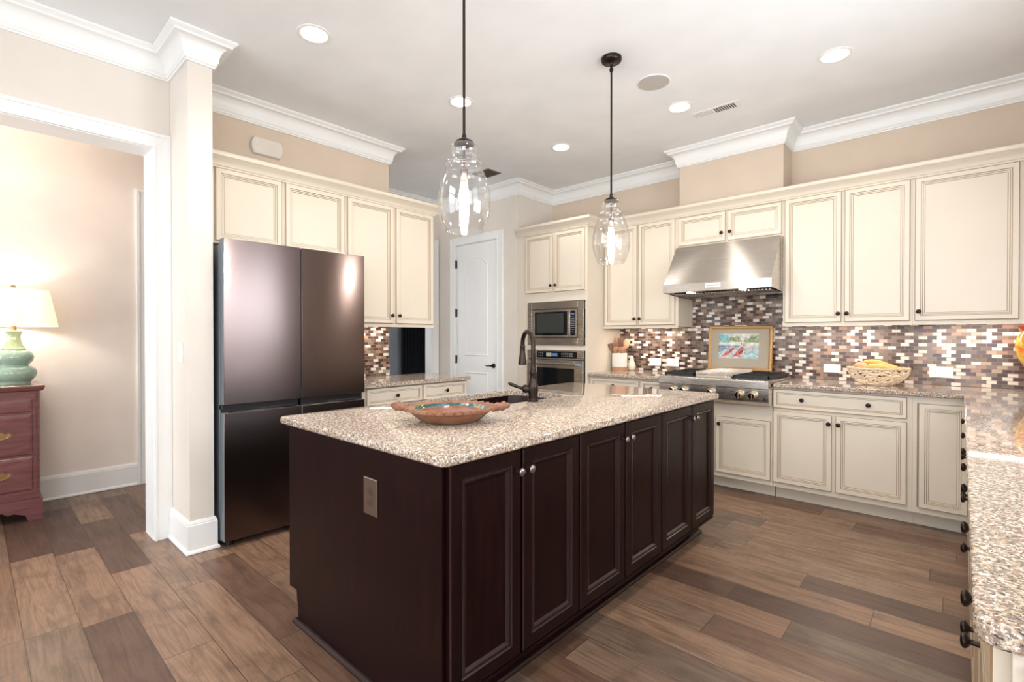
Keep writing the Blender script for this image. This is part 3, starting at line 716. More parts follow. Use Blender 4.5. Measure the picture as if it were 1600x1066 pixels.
# ------------------------------------------------------------------ refrigerator
fr = thing('refrigerator', (-3.6, 1.49, 0), 'large black stainless four-door refrigerator', 'refrigerator')
y0, y1, ym = 1.024, 1.962, 1.492
MB().box(-3.945, -3.335, y0+.002, y1-.002, .03, 1.835).build('body', M['fridge_side'], fr, bevel=.004)
for a, b in ((y0, ym-.004), (ym+.004, y1)):
    d = MB().box(-3.326, -3.256, a, b, .868, 1.868).build('upper_door', M['fridge_side'], fr, bevel=.002); MB().box(-3.2558, -3.250, a, b, .868, 1.868).build('front_skin', M['fridge'], d, bevel=.002)
    d2 = MB().box(-3.326, -3.256, a, b, .045, .818).build('lower_door', M['fridge_side'], fr, bevel=.002); MB().box(-3.2558, -3.250, a, b, .045, .818).build('front_skin', M['fridge'], d2, bevel=.002)
    MB().box(-3.320, -3.283, a+.004, b-.004, .8185, .8675).build('handle_recess', M['fridge_edge'], d2)
    MB().prism([(-3.283, .8185), (-3.251, .8185), (-3.283, .832)], 'y', a+.03, b-.03).build('pull_lip', M['steel'], d2) 
MB().box(-3.334, -3.326, y0+.02, y1-.02, .05, 1.84).build('door_gasket', M['black'], fr)
for y in (y0+.05, y1-.05):
    MB().box(-3.40, -3.275, y-.035, y+.035, 1.8355, 1.85).build('hinge_cover', M['fridge_edge'], fr, bevel=.003)
    MB().lathe([(.022, 0), (.022, .018), (.012, .02), (.012, .03)], (-3.33, y, .001), (0, 0, 1), 14).build('foot', M['black'], fr)
MB().box(-3.345, -3.305, y0+.001, y0+.0115, .835, .862).build('hinge', M['chrome'], fr)
MB().box(-3.90, -3.34, y0+.03, y1-.03, .012, .0295).build('kick_plate', M['black'], fr)

# ------------------------------------------------------------------ range hood
hd = thing('range_hood', (-1.535, 4.5, 1.67), 'stainless steel canopy range hood over the rangetop', 'range hood')
hx0, hx1 = -1.978, -1.092; hf = 4.192
prof = [(hf, 1.668), (hf, 1.737), (hf+.012, 1.750), (4.47, 2.108), (WY-.01, 2.108), (WY-.01, 1.645), (4.62, 1.645)]
def hsec(x): return [(x, y, z) for y, z in prof]
m = MB()
# outer shell without its underside
N = len(prof)
a_, b_ = hsec(hx0), hsec(hx1)
m.add(a_ + b_, [(0, 1, N+1, N), (1, 2, N+2, N+1), (2, 3, N+3, N+2), (3, 4, N+4, N+3), (4, 5, N+5, N+4), tuple(range(N)), tuple(range(2*N-1, N-1, -1))])
m.add([(hx0, hf, 1.668), (hx1, hf, 1.668), (hx1, hf+.055, 1.668), (hx0, hf+.055, 1.668), (hx0, 4.80, 1.66), (hx1, 4.80, 1.66), (hx1, WY-.01, 1.645), (hx0, WY-.01, 1.645)], [(0, 1, 2, 3), (4, 5, 6, 7)])
m.build('canopy', M['steel'], hd, recalc=False, smooth=.3)
MB().box(hx0+.004, hx1-.004, hf+.056, 4.80, 1.672, 1.70).build('underside', M['steel'], hd)
fl = MB()
for i in range(3):
    a = hx0+.04+i*.275
    MBf = MB().box(a, a+.262, hf+.13, 4.62, 1.664, 1.671)
    MBf.build('filter', M['dark'], hd)
    bf = MB()
    for k in range(10): bf.tube([(a+.012+k*.0265, hf+.13, 1.661), (a+.012+k*.0265, 4.62, 1.661)], .006, 8)
    bf.build('filter_bars', M['steel'], hd)
for x in (-1.77, -1.33):
    m = MB().lathe([(.038, 0), (.038, .004), (.030, .005)], (x, hf+.092, 1.6715), (0, 0, -1), 20); o = m.build('lamp', M['chrome'], hd)
    MB().lathe([(.028, 0), (.028, .002), (.0, .003)], (x, hf+.092, 1.6665), (0, 0, -1), 20).build('lamp_lens', M['hood_lens'], o)
MB().box(-1.604, -1.478, hf-.003, hf-.0003, 1.692, 1.728).build('badge_plate', mat('pale_badge', (222, 220, 215), .35, .3), hd)
def text(body, size, loc, rot, m, parent, ext=.0004, name='lettering'):
    cu = bpy.data.curves.new('lettering', 'FONT'); cu.body = body; cu.size = size; cu.extrude = ext; cu.align_x = 'CENTER'; cu.align_y = 'CENTER'
    o = bpy.data.objects.new('lettering_tmp', cu); COL.objects.link(o)
    bpy.context.view_layer.update()
    me = bpy.data.meshes.new_from_object(o.evaluated_get(bpy.context.evaluated_depsgraph_get()))
    bpy.data.objects.remove(o)
    q = bpy.data.objects.new(name, me); COL.objects.link(q); me.materials.clear(); me.materials.append(m)
    q.parent = parent; q.location = Vector(loc)-wloc(parent); q.rotation_euler = rot
    return q
text('KitchenAid', .0235, (-1.541, hf-.0036, 1.711), (PI/2, 0, 0), M['black'], hd)

# ------------------------------------------------------------------ rangetop
rt = thing('rangetop', (-1.535, 4.5, .735), 'stainless gas rangetop with knobs along its front', 'rangetop')
rx0, rx1 = -1.986, -1.0925; rf = 4.135
m = MB().prism([(rf+.004, .765), (rf, .775), (rf-.002, .868), (rf-.014, .872), (rf-.014, .928), (rf-.006, .934), (WY-.06, .934), (WY-.06, .736), (rf+.05, .736), (rf+.02, .752)], 'x', rx0, rx1)
m.build('body', M['steel'], rt, bevel=.002, smooth=.4)
MB().box(rx0+.01, rx1-.01, WY-.085, WY-.062, .9345, .962).build('rear_trim', M['steel'], rt)
def grate(x0, x1, y0, y1):
    z0, z1 = .948, .966; g = MB(); w = .009
    g.box(x0, x1, y0, y0+w*1.6, z0-.008, z1).box(x0, x1, y1-w*1.6, y1, z0-.008, z1).box(x0, x0+w, y0, y1, z0-.004, z1).box(x1-w, x1, y0, y1, z0-.004, z1)
    ym_ = (y0+y1)/2; xm = (x0+x1)/2
    g.box(x0, x1, ym_-w/2, ym_+w/2, z0, z1)
    for cy in ((y0+ym_)/2, (ym_+y1)/2):
        for k in range(8):
            a = k*PI/4; ca, sa = math.cos(a), math.sin(a); r1 = min((x1-x0)/2/max(abs(ca), .01), (y1-y0)/4/max(abs(sa), .01))
            p0 = Vector((xm+ca*.03, cy+sa*.03, .958)); p1 = Vector((xm+ca*r1*.98, cy+sa*r1*.98, .958)); d = (p1-p0).normalized(); n_ = Vector((-d.y, d.x, 0))*w/2
            zz = Vector((0, 0, .008))
            g.rings([[p0+n_+zz, p0-n_+zz, p0-n_-zz, p0+n_-zz], [p1+n_+zz, p1-n_+zz, p1-n_-zz, p1+n_-zz]])
    for x in (x0+.01, x1-.01):
        for y in (y0+.01, y1-.01): g.box(x-.008, x+.008, y-.008, y+.008, .934, .950)
    g.build('grate', M['black'], rt, smooth=0)
    for cy in ((y0+ym_)/2, (ym_+y1)/2):
        MB().lathe([(.05, 0), (.05, .006), (.035, .008), (.035, .014), (.026, .018), (0, .019)], (xm, cy, .9342), (0, 0, 1), 20).build('burner', M['pewter'], rt)
grate(-1.965, -1.70, 4.20, 4.76); grate(-1.375, -1.108, 4.20, 4.76)
# griddle in the middle
m = MB().box(-1.685, -1.392, 4.20, 4.76, .9345, .945).box(-1.685, -1.675, 4.20, 4.76, .945, .985).box(-1.402, -1.392, 4.20, 4.76, .945, .952).box(-1.685, -1.392, 4.75, 4.76, .945, .985)
m.box(-1.685, -1.392, 4.20, 4.215, .945, .952)
m.build('griddle', M['steel'], rt, bevel=.002)
for u in (-1.862, -1.762, -1.533, -1.307, -1.207):
    c = Vector((u, rf-.001, .815))
    bz = MB().lathe([(.036, 0), (.036, .005), (.033, .007), (.028, .007)], c, (0, -1, 0), 28); o = bz.build('knob_bezel', M['brass'], rt, smooth=.6)
    kb = MB().lathe([(.029, 0), (.029, .008), (.030, .012), (.028, .034), (.022, .041), (.0, .042)], c+Vector((0, -.009, 0)), (0, -1, 0), 28)
    kb.box(u-.0065, u+.0065, rf-.060, rf-.045, .790, .840)
    kb.build('knob', M['chrome'], o, smooth=.6)
# small emblem on the front right
m = MB()
for k in range(3):
    a0 = -.1+k*.25
    m.rings([[(-1.128+.010*k-.006, rf-.0035, .780), (-1.128+.010*k+.002, rf-.0035, .780), (-1.126+.006*k, rf-.0035, .806-.004*abs(k-1)), (-1.131+.006*k, rf-.0035, .806-.004*abs(k-1))],
             [(-1.128+.010*k-.006, rf+.002, .780), (-1.128+.010*k+.002, rf+.002, .780), (-1.126+.006*k, rf+.002, .806-.004*abs(k-1)), (-1.131+.006*k, rf+.002, .806-.004*abs(k-1))]])
m.build('emblem', M['black'], rt, smooth=0)

# ------------------------------------------------------------------ faucet
fc = thing('faucet', (-1.775, 2.13, .914), 'oil-rubbed bronze gooseneck faucet with pull-down spray head on the island', 'faucet')
bx, by = -1.775, 2.13; dv = Vector((-.894, .447, 0)).normalized()
MB().lathe([(.030, 0), (.030, .006), (.024, .012), (.0235, .020), (.027, .045), (.029, .075), (.027, .095), (.020, .120), (.0165, .150), (.022, .158), (.022, .166), (.0165, .172), (.014, .190), (.0135, .20)], (bx, by, .914), (0, 0, 1), 28).build('body', M['bronze'], fc, smooth=.9)
pth = [Vector((bx, by, 1.11)), Vector((bx, by, 1.18))]; R_ = .078
for i in range(15):
    a = PI*i/14*1.03; pth.append(Vector((bx, by, 1.230)) + dv*(R_*(1-math.cos(a))) + Vector((0, 0, R_*math.sin(a))))
MB().tube(pth, .0128, 16).build('spout', M['bronze'], fc, smooth=1.0)
e = pth[-1]; dn = (pth[-1]-pth[-2]).normalized()
MB().lathe([(.015, 0), (.0165, .004), (.015, .010), (.016, .04), (.021, .080), (.0245, .105), (.0245, .113), (.021, .115), (.020, .108)], e-dn*.004, dn, 24).build('spray_head', M['bronze'], fc, smooth=.9)
hv = Vector((-.78, -.62, 0)).normalized(); hb = Vector((bx, by, .985))
m = MB().lathe([(.019, .012), (.022, .03), (.024, .045), (.021, .056), (.011, .062)], hb, hv, 20)
m.tube([hb+hv*.055, hb+hv*.085+Vector((0, 0, .010)), hb+hv*.115+Vector((0, 0, .022)), hb+hv*.14+Vector((0, 0, .032))], [.008, .0085, .010, .007], 12)
m.build('handle', M['bronze'], fc, smooth=.9)

# ------------------------------------------------------------------ pendants
def pendant(x, y, label):
    r = thing('pendant_light', (x, y, CEIL), label, 'pendant light', 'clear glass pendants over the island')
    MB().lathe([(.064, -.0005), (.064, -.018), (.058, -.026), (.020, -.030), (.010, -.04), (.010, -.052)], (x, y, CEIL), (0, 0, 1), 32).build('canopy', M['bronze'], r, smooth=.8)
    m = MB().lathe([(.010, CEIL-.062), (.013, CEIL-.075), (.010, CEIL-.088)], (x, y, 0), (0, 0, 1), 14)
    m.tube([(x, y, CEIL-.05), (x, y, 2.18)], .0062, 12); m.build('stem', M['bronze'], r, smooth=.9)
    MB().lathe([(.008, 2.185), (.012, 2.165), (.040, 2.150), (.046, 2.142), (.046, 2.136), (.02, 2.132), (.0, 2.132)], (x, y, 0), (0, 0, 1), 28).build('cap', M['bronze'], r, smooth=.8)
    g = [(.047, 2.140), (.057, 2.132), (.062, 2.118), (.060, 2.105), (.056, 2.092), (.056, 2.075), (.064, 2.064), (.080, 2.058), (.086, 2.048), (.084, 2.038), (.080, 2.031), (.090, 2.010), (.104, 1.975), (.114, 1.935), (.1185, 1.895), (.117, 1.855), (.110, 1.815), (.098, 1.780), (.085, 1.752), (.084, 1.748), (.081, 1.7495), (.082, 1.753)]
    MB().lathe(g, (x, y, 0), (0, 0, 1), 48, caps=False).build('glass_shade', M['glass'], r, smooth=2.0)
    MB().lathe([(.006, 2.133), (.006, 2.03), (.017, 2.025), (.017, 1.975), (.013, 1.968)], (x, y, 0), (0, 0, 1), 20).build('socket', M['pewter'], r, smooth=.6)
    MB().lathe([(.012, 1.975), (.014, 1.955), (.020, 1.930), (.024, 1.905), (.023, 1.885), (.014, 1.868), (.0, 1.862)], (x, y, 0), (0, 0, 1), 20).build('bulb', M['bulb'], r, smooth=2.0)
pendant(-1.65, 1.497, 'nearer clear glass pendant, hanging over the ceramic platter')
pendant(-1.65, 2.753, 'farther clear glass pendant with its round ceiling canopy visible')

# ------------------------------------------------------------------ ceiling fixtures
can_labels = ['recessed ceiling downlight in front of the refrigerator', 'recessed ceiling downlight behind the nearer pendant rod', 'recessed ceiling downlight nearest the pantry door',
              'recessed ceiling downlight at the right, the largest in view', 'recessed ceiling downlight between the ceiling speaker and the air vent']
def can(x, y, lab):
    r = thing('recessed_light', (x, y, CEIL), lab, 'ceiling light', 'recessed ceiling downlights')
    MB().lathe([(.095, -.0005), (.095, -.004), (.082, -.008), (.074, -.005), (.074, -.0006)], (x, y, CEIL), (0, 0, 1), 36).build('trim_ring', M['trim'], r, smooth=.8)
    MB().lathe([(.073, -.0008), (.073, -.0045), (.0, -.005)], (x, y, CEIL), (0, 0, 1), 36).build('lens', M['can_lens'], r)
    return r
for i, (x, y) in enumerate(CANS):
    can(x, y, can_labels[i] if i < 5 else ['recessed ceiling downlight above the right-hand counter, outside the frame', 'recessed ceiling downlight above the near end of the right counter, outside the frame', 'recessed ceiling downlight in front of the side doorway, outside the frame', 'recessed ceiling downlight behind the camera'][i-5])
sp_ = thing('ceiling_speaker', (-1.592, 3.214, CEIL), 'round flat grey speaker grille in the ceiling', 'speaker')
MB().lathe([(.115, -.0005), (.115, -.004), (.110, -.006), (.104, -.0045)], (-1.592, 3.214, CEIL), (0, 0, 1), 40).build('rim', M['ceiling'], sp_)
MB().lathe([(.108, -.0006), (.108, -.005), (0, -.0055)], (-1.592, 3.214, CEIL), (0, 0, 1), 40).build('grille', mat('speaker_mesh', (188, 184, 178), .9), sp_)
vt = thing('air_vent', (-1.41, 3.925, CEIL), 'rectangular white ceiling air vent with dark slots on one half', 'air vent')
MB().box(-1.60, -1.24, 3.865, 3.985, CEIL-.005, CEIL-.0005).build('frame', M['ceiling'], vt, bevel=.002)
m = MB(); m2 = MB()
for k in range(9):
    m.box(-1.428+k*.0175, -1.418+k*.0175, 3.885, 3.965, CEIL-.0065, CEIL-.0052); m2.box(-1.585+k*.0165, -1.580+k*.0165, 3.885, 3.965, CEIL-.0065, CEIL-.0052)
m.build('open_slats', mat('vent_slot', (84, 78, 72), .8), vt, smooth=0); m2.build('closed_slats', mat('vent_slat_grey', (196, 193, 188), .8), vt, smooth=0)
v2 = thing('air_vent', (-3.78, 3.78, CEIL), 'small dark grey ceiling vent partly hidden behind the nearer pendant', 'air vent')
MB().box(-3.93, -3.68, 3.68, 3.88, CEIL-.006, CEIL-.0005).build('frame', mat('grey_vent', (120, 112, 106), .7), v2)
m = MB()
for k in range(8): m.box(-3.915, -3.695, 3.70+k*.022, 3.708+k*.022, CEIL-.010, CEIL-.0062)
m.build('slats', mat('dark_vent_slat', (84, 78, 74), .8), v2, smooth=0)

# door chime
ch = thing('door_chime', (LX, 1.552, 2.665), 'white oblong door chime box on the wall above the refrigerator cabinets', 'door chime')
pts = [(y, z) for y, z in rrect(1.437, 1.668, 2.662, 2.790, .022, 6)]
pts = []
for i in range(13):
    a = -1+2*i/12; pts.append((1.668-.02*a*a, 2.726+.062*a))
for i in range(13):
    a = 1-2*i/12; pts.append((1.437+.02*a*a, 2.726+.062*a))
def chl(x, s): return [(x, 1.5525+(y-1.5525)*s, 2.726+(z-2.726)*s) for y, z in pts]
MB().rings([chl(LX+.0005, 1), chl(LX+.035, 1), chl(LX+.042, .96)]).build('cover', M['wall_light'], ch, smooth=.5)
MB().rings([chl(LX+.0425, .90), chl(LX+.045, .86)]).build('front_panel', M['wall_light'], ch, smooth=.5)

# under-cabinet strip lights
def strip(x0, x1, y0, y1, label):
    r = thing('strip_light', ((x0+x1)/2, (y0+y1)/2, 1.36), label, 'under-cabinet light', 'under-cabinet strip lights')
    MB().box(x0, x1, y0, y1, 1.3690, 1.3745).build('housing', M['white'], r, smooth=0)
    MB().box(x0+.01, x1-.01, y0+.008, y1-.008, 1.3675, 1.3689).build('lens', M['strip_lens'], r, smooth=0)
strip(-2.62, -2.12, 4.69, 4.725, 'strip light under the cabinet left of the hood')
strip(-1.00, -.40, 4.69, 4.725, 'strip light under the cabinet right of the hood')
strip(-.15, .50, 4.69, 4.725, 'strip light under the wide cabinet at the right edge')
r = strip(LX+.09, LX+.125, 2.10, 2.60, 'strip light under the cabinet beside the refrigerator')

# ------------------------------------------------------------------ platter on the island
pl = thing('platter', (-1.637, 1.405, .914), 'round terracotta ceramic platter with fluted rim and two braided handles on the island', 'platter')
def clay(name, a, b, rough):
    m = mat(name, a, rough); t = NT(m); v = t.coord(); n = t.noise(v, 14, 4, .6)
    t.l(t.ramp(n, [(.35, a), (.65, b)]), t.b.inputs['Base Color']); t.bump(t.noise(v, 60, 3), .3, .003); return m
M['terra'] = clay('terracotta', (110, 68, 46), (150, 104, 76), .5)
M['terra_glaze'] = clay('glazed_terracotta', (132, 66, 44), (158, 86, 58), .1)
def green_glaze():
    m = mat('green_blue_glaze', (60, 90, 60), .08); t = NT(m); v = t.coord(); n = t.noise(v, 9, 4, .6, .5)
    t.l(t.ramp(n, [(.3, (48, 96, 56)), (.45, (34, 66, 46)), (.56, (60, 110, 124)), (.62, (168, 156, 128)), (.72, (72, 78, 62))]), t.b.inputs['Base Color']); return m
M['green_glaze'] = green_glaze()
def ploop(r, z, amp=0, n=30, seg=180, zamp=0):
    return [(-1.637+(r+amp*abs(math.sin(i/seg*PI*n)))*math.cos(2*PI*i/seg), 1.405+(r+amp*abs(math.sin(i/seg*PI*n)))*math.sin(2*PI*i/seg), z+zamp*abs(math.sin(i/seg*PI*n))) for i in range(seg)]
m = MB().rings([ploop(.115, .9145), ploop(.135, .925), ploop(.165, .950), ploop(.180, .962), ploop(.183, .964, .014, zamp=.003), ploop(.183, .972, .015, zamp=.009), ploop(.176, .977, .006, zamp=.002), ploop(.165, .972),
                ploop(.156, .971), ploop(.150, .964), ploop(.142, .958), ploop(.128, .9555)], 0, True, True, [0, 0, 0, 0, 0, 0, 0, 0, 2, 2, 1, 1])
m.m[-1] = 1
m.build('dish', [M['terra'], M['terra_glaze'], M['green_glaze']], pl, smooth=.9)
hd_ = Vector((.742, .670, 0))
for s_ in (-1, 1):
    c = Vector((-1.637, 1.405, .969)) + hd_*s_*.195; w_ = Vector((-hd_.y, hd_.x, 0))
    hm = MB()
    for off in (-1, 0, 1):
        hm.tube([c + hd_*s_*(.045*math.sin(a)+off*.011-.004) + w_*(.040*math.cos(a)) + Vector((0, 0, .012*math.sin(a)+.005*abs(off)*-1+.004)) for a in [PI*k/12 for k in range(13)]], [.0100+.0035*math.sin(k*1.9+off*2) for k in range(13)], 10)
    hm.tube([c - hd_*s_*.01, c + hd_*s_*.03 + Vector((0, 0, .01)), c+hd_*s_*.05+Vector((0, 0, .01))], [.018, .014, .012], 12)
    hm.build('handle', M['terra'], pl, smooth=1.0)

# ------------------------------------------------------------------ framed picture
pic = thing('framed_picture', (-1.52, 4.775, .964), 'gold-framed watercolour of red canoes leaning on the mosaic behind the rangetop', 'picture', rot=(math.radians(-6), 0, 0))
w2, hh = .281, .418
def pbox(mb, x0, x1, d0, d1, z0, z1, mi=0): mb.box(x0, x1, d0, d1, z0, z1, mi)
m = MB(); fw_ = .03
pr = [(0, .018), (0, 0), (.003, -.006), (.010, -.010), (.020, -.008), (.026, -.002), (.030, 0), (.030, .018)]
tp = lambda u, d, z: (u, d, z)
loops = [[tp(-w2+i, d, i), tp(w2-i, d, i), tp(w2-i, d, hh-i), tp(-w2+i, d, hh-i)] for i, d in pr]
m.rings(loops, 0, True, False); m.rings([loops[-1], loops[0]], 0, True, False)
for sx in (-1, 1):      # beading on the frame
    for k in range(26): m.lathe([(.0001, -.004), (.004, 0), (.0001, .004)], (sx*(w2-.015), -.0095, .02+k*.0152), (0, 1, 0), 6)
for k in range(36):
    for zz in (.015, hh-.015): m.lathe([(.0001, -.004), (.004, 0), (.0001, .004)], (-w2+.015+k*.0152, -.0095, zz), (0, 1, 0), 6)
m.build('frame', M['gold'], pic, local=True, recalc=True, smooth=.5)
MB().box(-w2+.028, w2-.028, .008, .017, .028, hh-.028).build('mat_board', M['mat_board'], pic, local=True)
def wash(name, c, r):
    m = mat(name, c, r); t = NT(m); n = t.noise(t.coord(), 38, 5, .65, .6)
    t.l(t.ramp(n, [(.32, tuple(int(x*.78) for x in c)), (.5, c), (.68, tuple(int(x+(250-x)*.6) for x in c))]), t.b.inputs['Base Color']); return m
art = [wash('art_sky', (214, 218, 206), .7), wash('art_tree', (140, 156, 118), .7), wash('art_water', (170, 200, 202), .7), wash('art_blue', (116, 128, 152), .7), wash('art_red', (190, 96, 94), .7), wash('art_pink', (224, 176, 166), .7), wash('art_teal', (138, 190, 192), .7), wash('art_shadow', (110, 60, 66), .7), wash('art_pale', (230, 226, 208), .7)]
pm = MB(); lay = [0]
ax0, ax1, az0, az1 = -.186, .166, .112, .344
def P_(poly, mi):
    lay[0] += 1; d = .0078-lay[0]*.00012
    pm.add([(ax0+(ax1-ax0)*x, d, az0+(az1-az0)*y) for x, y in poly], [list(range(len(poly)))], mi)
P_([(0, 0), (1, 0), (1, 1), (0, 1)], 0)
P_([(0, 0), (1, 0), (1, .55), (0, .6)], 2)
P_([(0, .58), (1, .52), (1, .66), (0, .66)], 8)
P_([(.24, .68), (.30, .90), (.38, .84), (.46, .92), (.55, .80), (.60, .68)], 1)
P_([(.62, .66), (.66, .86), (.76, .80), (.84, .97), (.93, .90), (1, .98), (1, .64)], 1)
P_([(0, .66), (.26, .64), (.26, .98), (0, .98)], 6)
P_([(0, .44), (.55, .47), (.60, .50), (0, .52)], 3)
P_([(0, .25), (.20, .38), (.32, .40), (0, .44)], 3)
P_([(.02, .05), (.14, .20), (.30, .42), (.38, .46), (.44, .38), (.34, .20), (.18, .02)], 5)
P_([(.10, .12), (.30, .40), (.37, .43), (.40, .36), (.28, .20), (.16, .10)], 4)
P_([(.30, .02), (.44, .24), (.52, .44), (.60, .52), (.67, .44), (.66, .22), (.58, .02)], 5)
P_([(.38, .08), (.52, .38), (.60, .48), (.64, .42), (.62, .24), (.50, .10)], 4)
P_([(.50, .22), (.54, .20), (.62, .30), (.60, .34)], 7)
P_([(.24, .26), (.27, .24), (.35, .33), (.33, .36)], 7)
P_([(.70, .42), (.80, .48), (.95, .46), (.88, .40), (.76, .38)], 5)
P_([(.57, .52), (.59, .52), (.59, .64), (.57, .64)], 4); P_([(.63, .50), (.65, .50), (.65, .62), (.63, .62)], 4)
P_([(.70, .04), (.95, .10), (.98, .20), (.74, .16)], 3 if False else 2)
pm.build('watercolour', art, pic, local=True, smooth=0, recalc=False)

# ------------------------------------------------------------------ crock with utensils
cx, cy = -2.705, 4.69
ck = thing('utensil_crock', (cx, cy, .914), 'white ceramic crock with bare clay foot holding wooden utensils', 'crock')
MB().lathe([(.078, .9145), (.080, .917), (.080, .952), (.081, .956), (.081, 1.100), (.078, 1.103), (.075, 1.100), (.075, .93), (.0, .93)], (cx, cy, 0), (0, 0, 1), 40, 0, [1, 1, 1, 0, 0, 0, 0, 0, 0]).build('jar', [M['ceramic'], M['clay']], ck, smooth=.6)
def utensil(name, label, ang, tilt, L, kind, m_, r0=.03):
    q = thing(name, (cx+math.cos(ang)*r0, cy+math.sin(ang)*r0, .932), label, name.replace('_', ' '), 'wooden utensils in the crock')
    d = Vector((math.cos(ang)*math.sin(tilt), math.sin(ang)*math.sin(tilt), math.cos(tilt))); b = Vector(q.location); n_ = Vector((.6, -.8, 0)); s_ = d.cross(n_).normalized(); n_ = s_.cross(d).normalized()
    if kind != 'ladle':
        MB().tube([b, b+d*(L*.72)], [.006, .0065], 10).build('handle', m_, q, smooth=1)
    else: MB().tube([b, b+d*(L*.72)], [.006, .0065], 10).build('handle', m_, q, smooth=1)
    lp_ = []
    shp = {'spoon': [(.008, 0), (.018, .15), (.028, .4), (.031, .62), (.024, .85), (.008, 1)], 'spatula': [(.008, 0), (.020, .2), (.028, .5), (.031, .9), (.029, 1)], 'ladle': [(.010, 0), (.028, .2), (.036, .5), (.034, .8), (.014, 1)]}[kind]
    hl = L*.34
    for w_, f in shp:
        c = b+d*(L*.70+hl*f); th = .004 if kind == 'spatula' else .006+.006*math.sin(f*PI)
        lp_.append([c + s_*w_*math.cos(2*PI*k/16) + n_*th*math.sin(2*PI*k/16) for k in range(16)])
    MB().rings(lp_).build('head', m_, q, smooth=1)
utensil('spatula', 'dark wooden spatula leaning left out of the crock', -PI*.74, .24, .27, 'spatula', M['spoonwood_dark'], .035)
utensil('spatula', 'tall pale wooden spatula at the back left of the crock', PI*.75, .16, .325, 'spatula', M['spoonwood'], .03)
utensil('wooden_spoon', 'short round wooden spoon at the front left of the crock', -PI*.65, .10, .235, 'spoon', M['spoonwood'], .03)
utensil('wooden_spoon', 'round reddish wooden spoon at the front right of the crock', -PI*.15, .16, .235, 'ladle', M['spoonwood'], .03)
utensil('wooden_spoon', 'large pale wooden spoon at the right of the crock', PI*.06, .17, .315, 'ladle', mat('pale_wood', (206, 170, 130), .5), .028)
utensil('spatula', 'brown wooden spatula in the middle of the crock', PI*.5, .06, .315, 'spatula', M['spoonwood_dark'], .01)
bd = thing('ceramic_bird', (-2.598, 4.76, .914), 'small pale ceramic bird figurine beside the utensil crock', 'figurine')
MB().lathe([(.018, .9145), (.030, .925), (.040, .950), (.041, .970), (.032, 1.0), (.021, 1.025), (.020, 1.045), (.017, 1.062), (.008, 1.072), (0, 1.074)], (-2.598, 4.76, 0), (0, 0, 1), 24).build('body', mat('cream_glaze', (222, 208, 190), .3), bd, smooth=2)
MB().tube([(-2.61, 4.745, 1.05), (-2.625, 4.73, 1.046)], [.006, .001], 8).build('beak', M['clay'], bd)

# ------------------------------------------------------------------ woven bowl of fruit
bx_, by_ = -.462, 4.60
bw = thing('woven_bowl', (bx_, by_, .914), 'cream openwork bowl woven from thin strands, holding bananas', 'bowl')
def bsurf(a, s):   # s 0..1 up the side
    r = .085 + (.190-.085)*(math.sin(s*PI/2)**.85) ; z = .9215 + .1215*s**1.25
    return Vector((bx_+r*math.cos(a), by_+r*math.sin(a), z))
m = MB(); rnd = random.Random(3)
for k in range(110):
    a0 = rnd.random()*2*PI; s0 = rnd.random()*.9; da = rnd.uniform(.5, 1.3)*rnd.choice((-1, 1)); ds = rnd.uniform(-.6, .9)
    P__ = [bsurf(a0+da*i/9, max(0.0, min(1.0, s0+ds*i/9+.05*math.sin(i)))) for i in range(10)]
    m.tube(P__, .0042, 6)
for s in (0, .98, 1.0): m.tube([bsurf(2*PI*i/60, s)+Vector((0, 0, .003*math.sin(i*2.1) if s > .9 else .0)) for i in range(61)], .0055, 8)
m.build('basket', mat('cream_strand', (226, 206, 182), .6), bw, smooth=1.2)
MB().lathe([(.0, .9146), (.088, .9146), (.090, .919), (.0, .920)], (bx_, by_, 0), (0, 0, 1), 30).build('base', mat('cream_strand_base', (218, 196, 172), .6), bw)
M['banana'] = clay('banana_skin', (222, 178, 92), (236, 204, 128), .45); M['bananatip'] = mat('banana_tip', (72, 60, 30), .6)
def banana(loc, rz, L, lift, label, tilt=0, pitch=0):
    q = thing('banana', loc, label, 'banana', 'bananas in the woven bowl', rot=(tilt, pitch, rz))
    pts = []; rr = []
    for i in range(15):
        f = i/14; x = (f-.5)*L; z = -lift*(2*f-1)**2*1.0 + lift
        pts.append((x, 0, z)); rr.append(.0045 + .0145*min(1, math.sin(PI*min(max(f*1.08-.03, 0), 1))**.45))
    rr[0] = .0045; rr[1] = .006; rr[-1] = .004
    MB().tube(pts, rr, 8).build('fruit', M['banana'], q, local=True, smooth=.7)
    MB().tube([(pts[0][0]-.022, 0, pts[0][2]+.002), pts[0]], [.006, .0055], 8).build('stalk', M['bananatip'], q, local=True)
    MB().tube([pts[-1], (pts[-1][0]+.006, 0, pts[-1][2]-.004)], [.0055, .003], 8).build('tip', M['bananatip'], q, local=True)
banana((bx_-.0, by_-.06, 1.036), math.radians(-4), .20, .022, 'front banana lying across the rim of the woven bowl')
banana((bx_+.0, by_-.01, 1.062), math.radians(-12), .22, .022, 'topmost banana of the woven bowl, stalk raised', pitch=math.radians(11))
banana((bx_+.05, by_+.045, 1.030), math.radians(-18), .20, .025, 'rearmost banana in the woven bowl, its end showing at the right')
op = thing('potato', (bx_-.108, by_-.03, 1.0), 'pale round potato at the left in the woven bowl', 'potato')
m = MB().lathe([(.0001, -.030), (.020, -.026), (.036, -.012), (.042, .002), (.038, .018), (.024, .032), (.0001, .038)], (0, 0, .045), (.5, .2, 1), 24); m.build('skin', clay('potato_skin', (206, 160, 118), (222, 182, 142), .6), op, local=True, smooth=2)

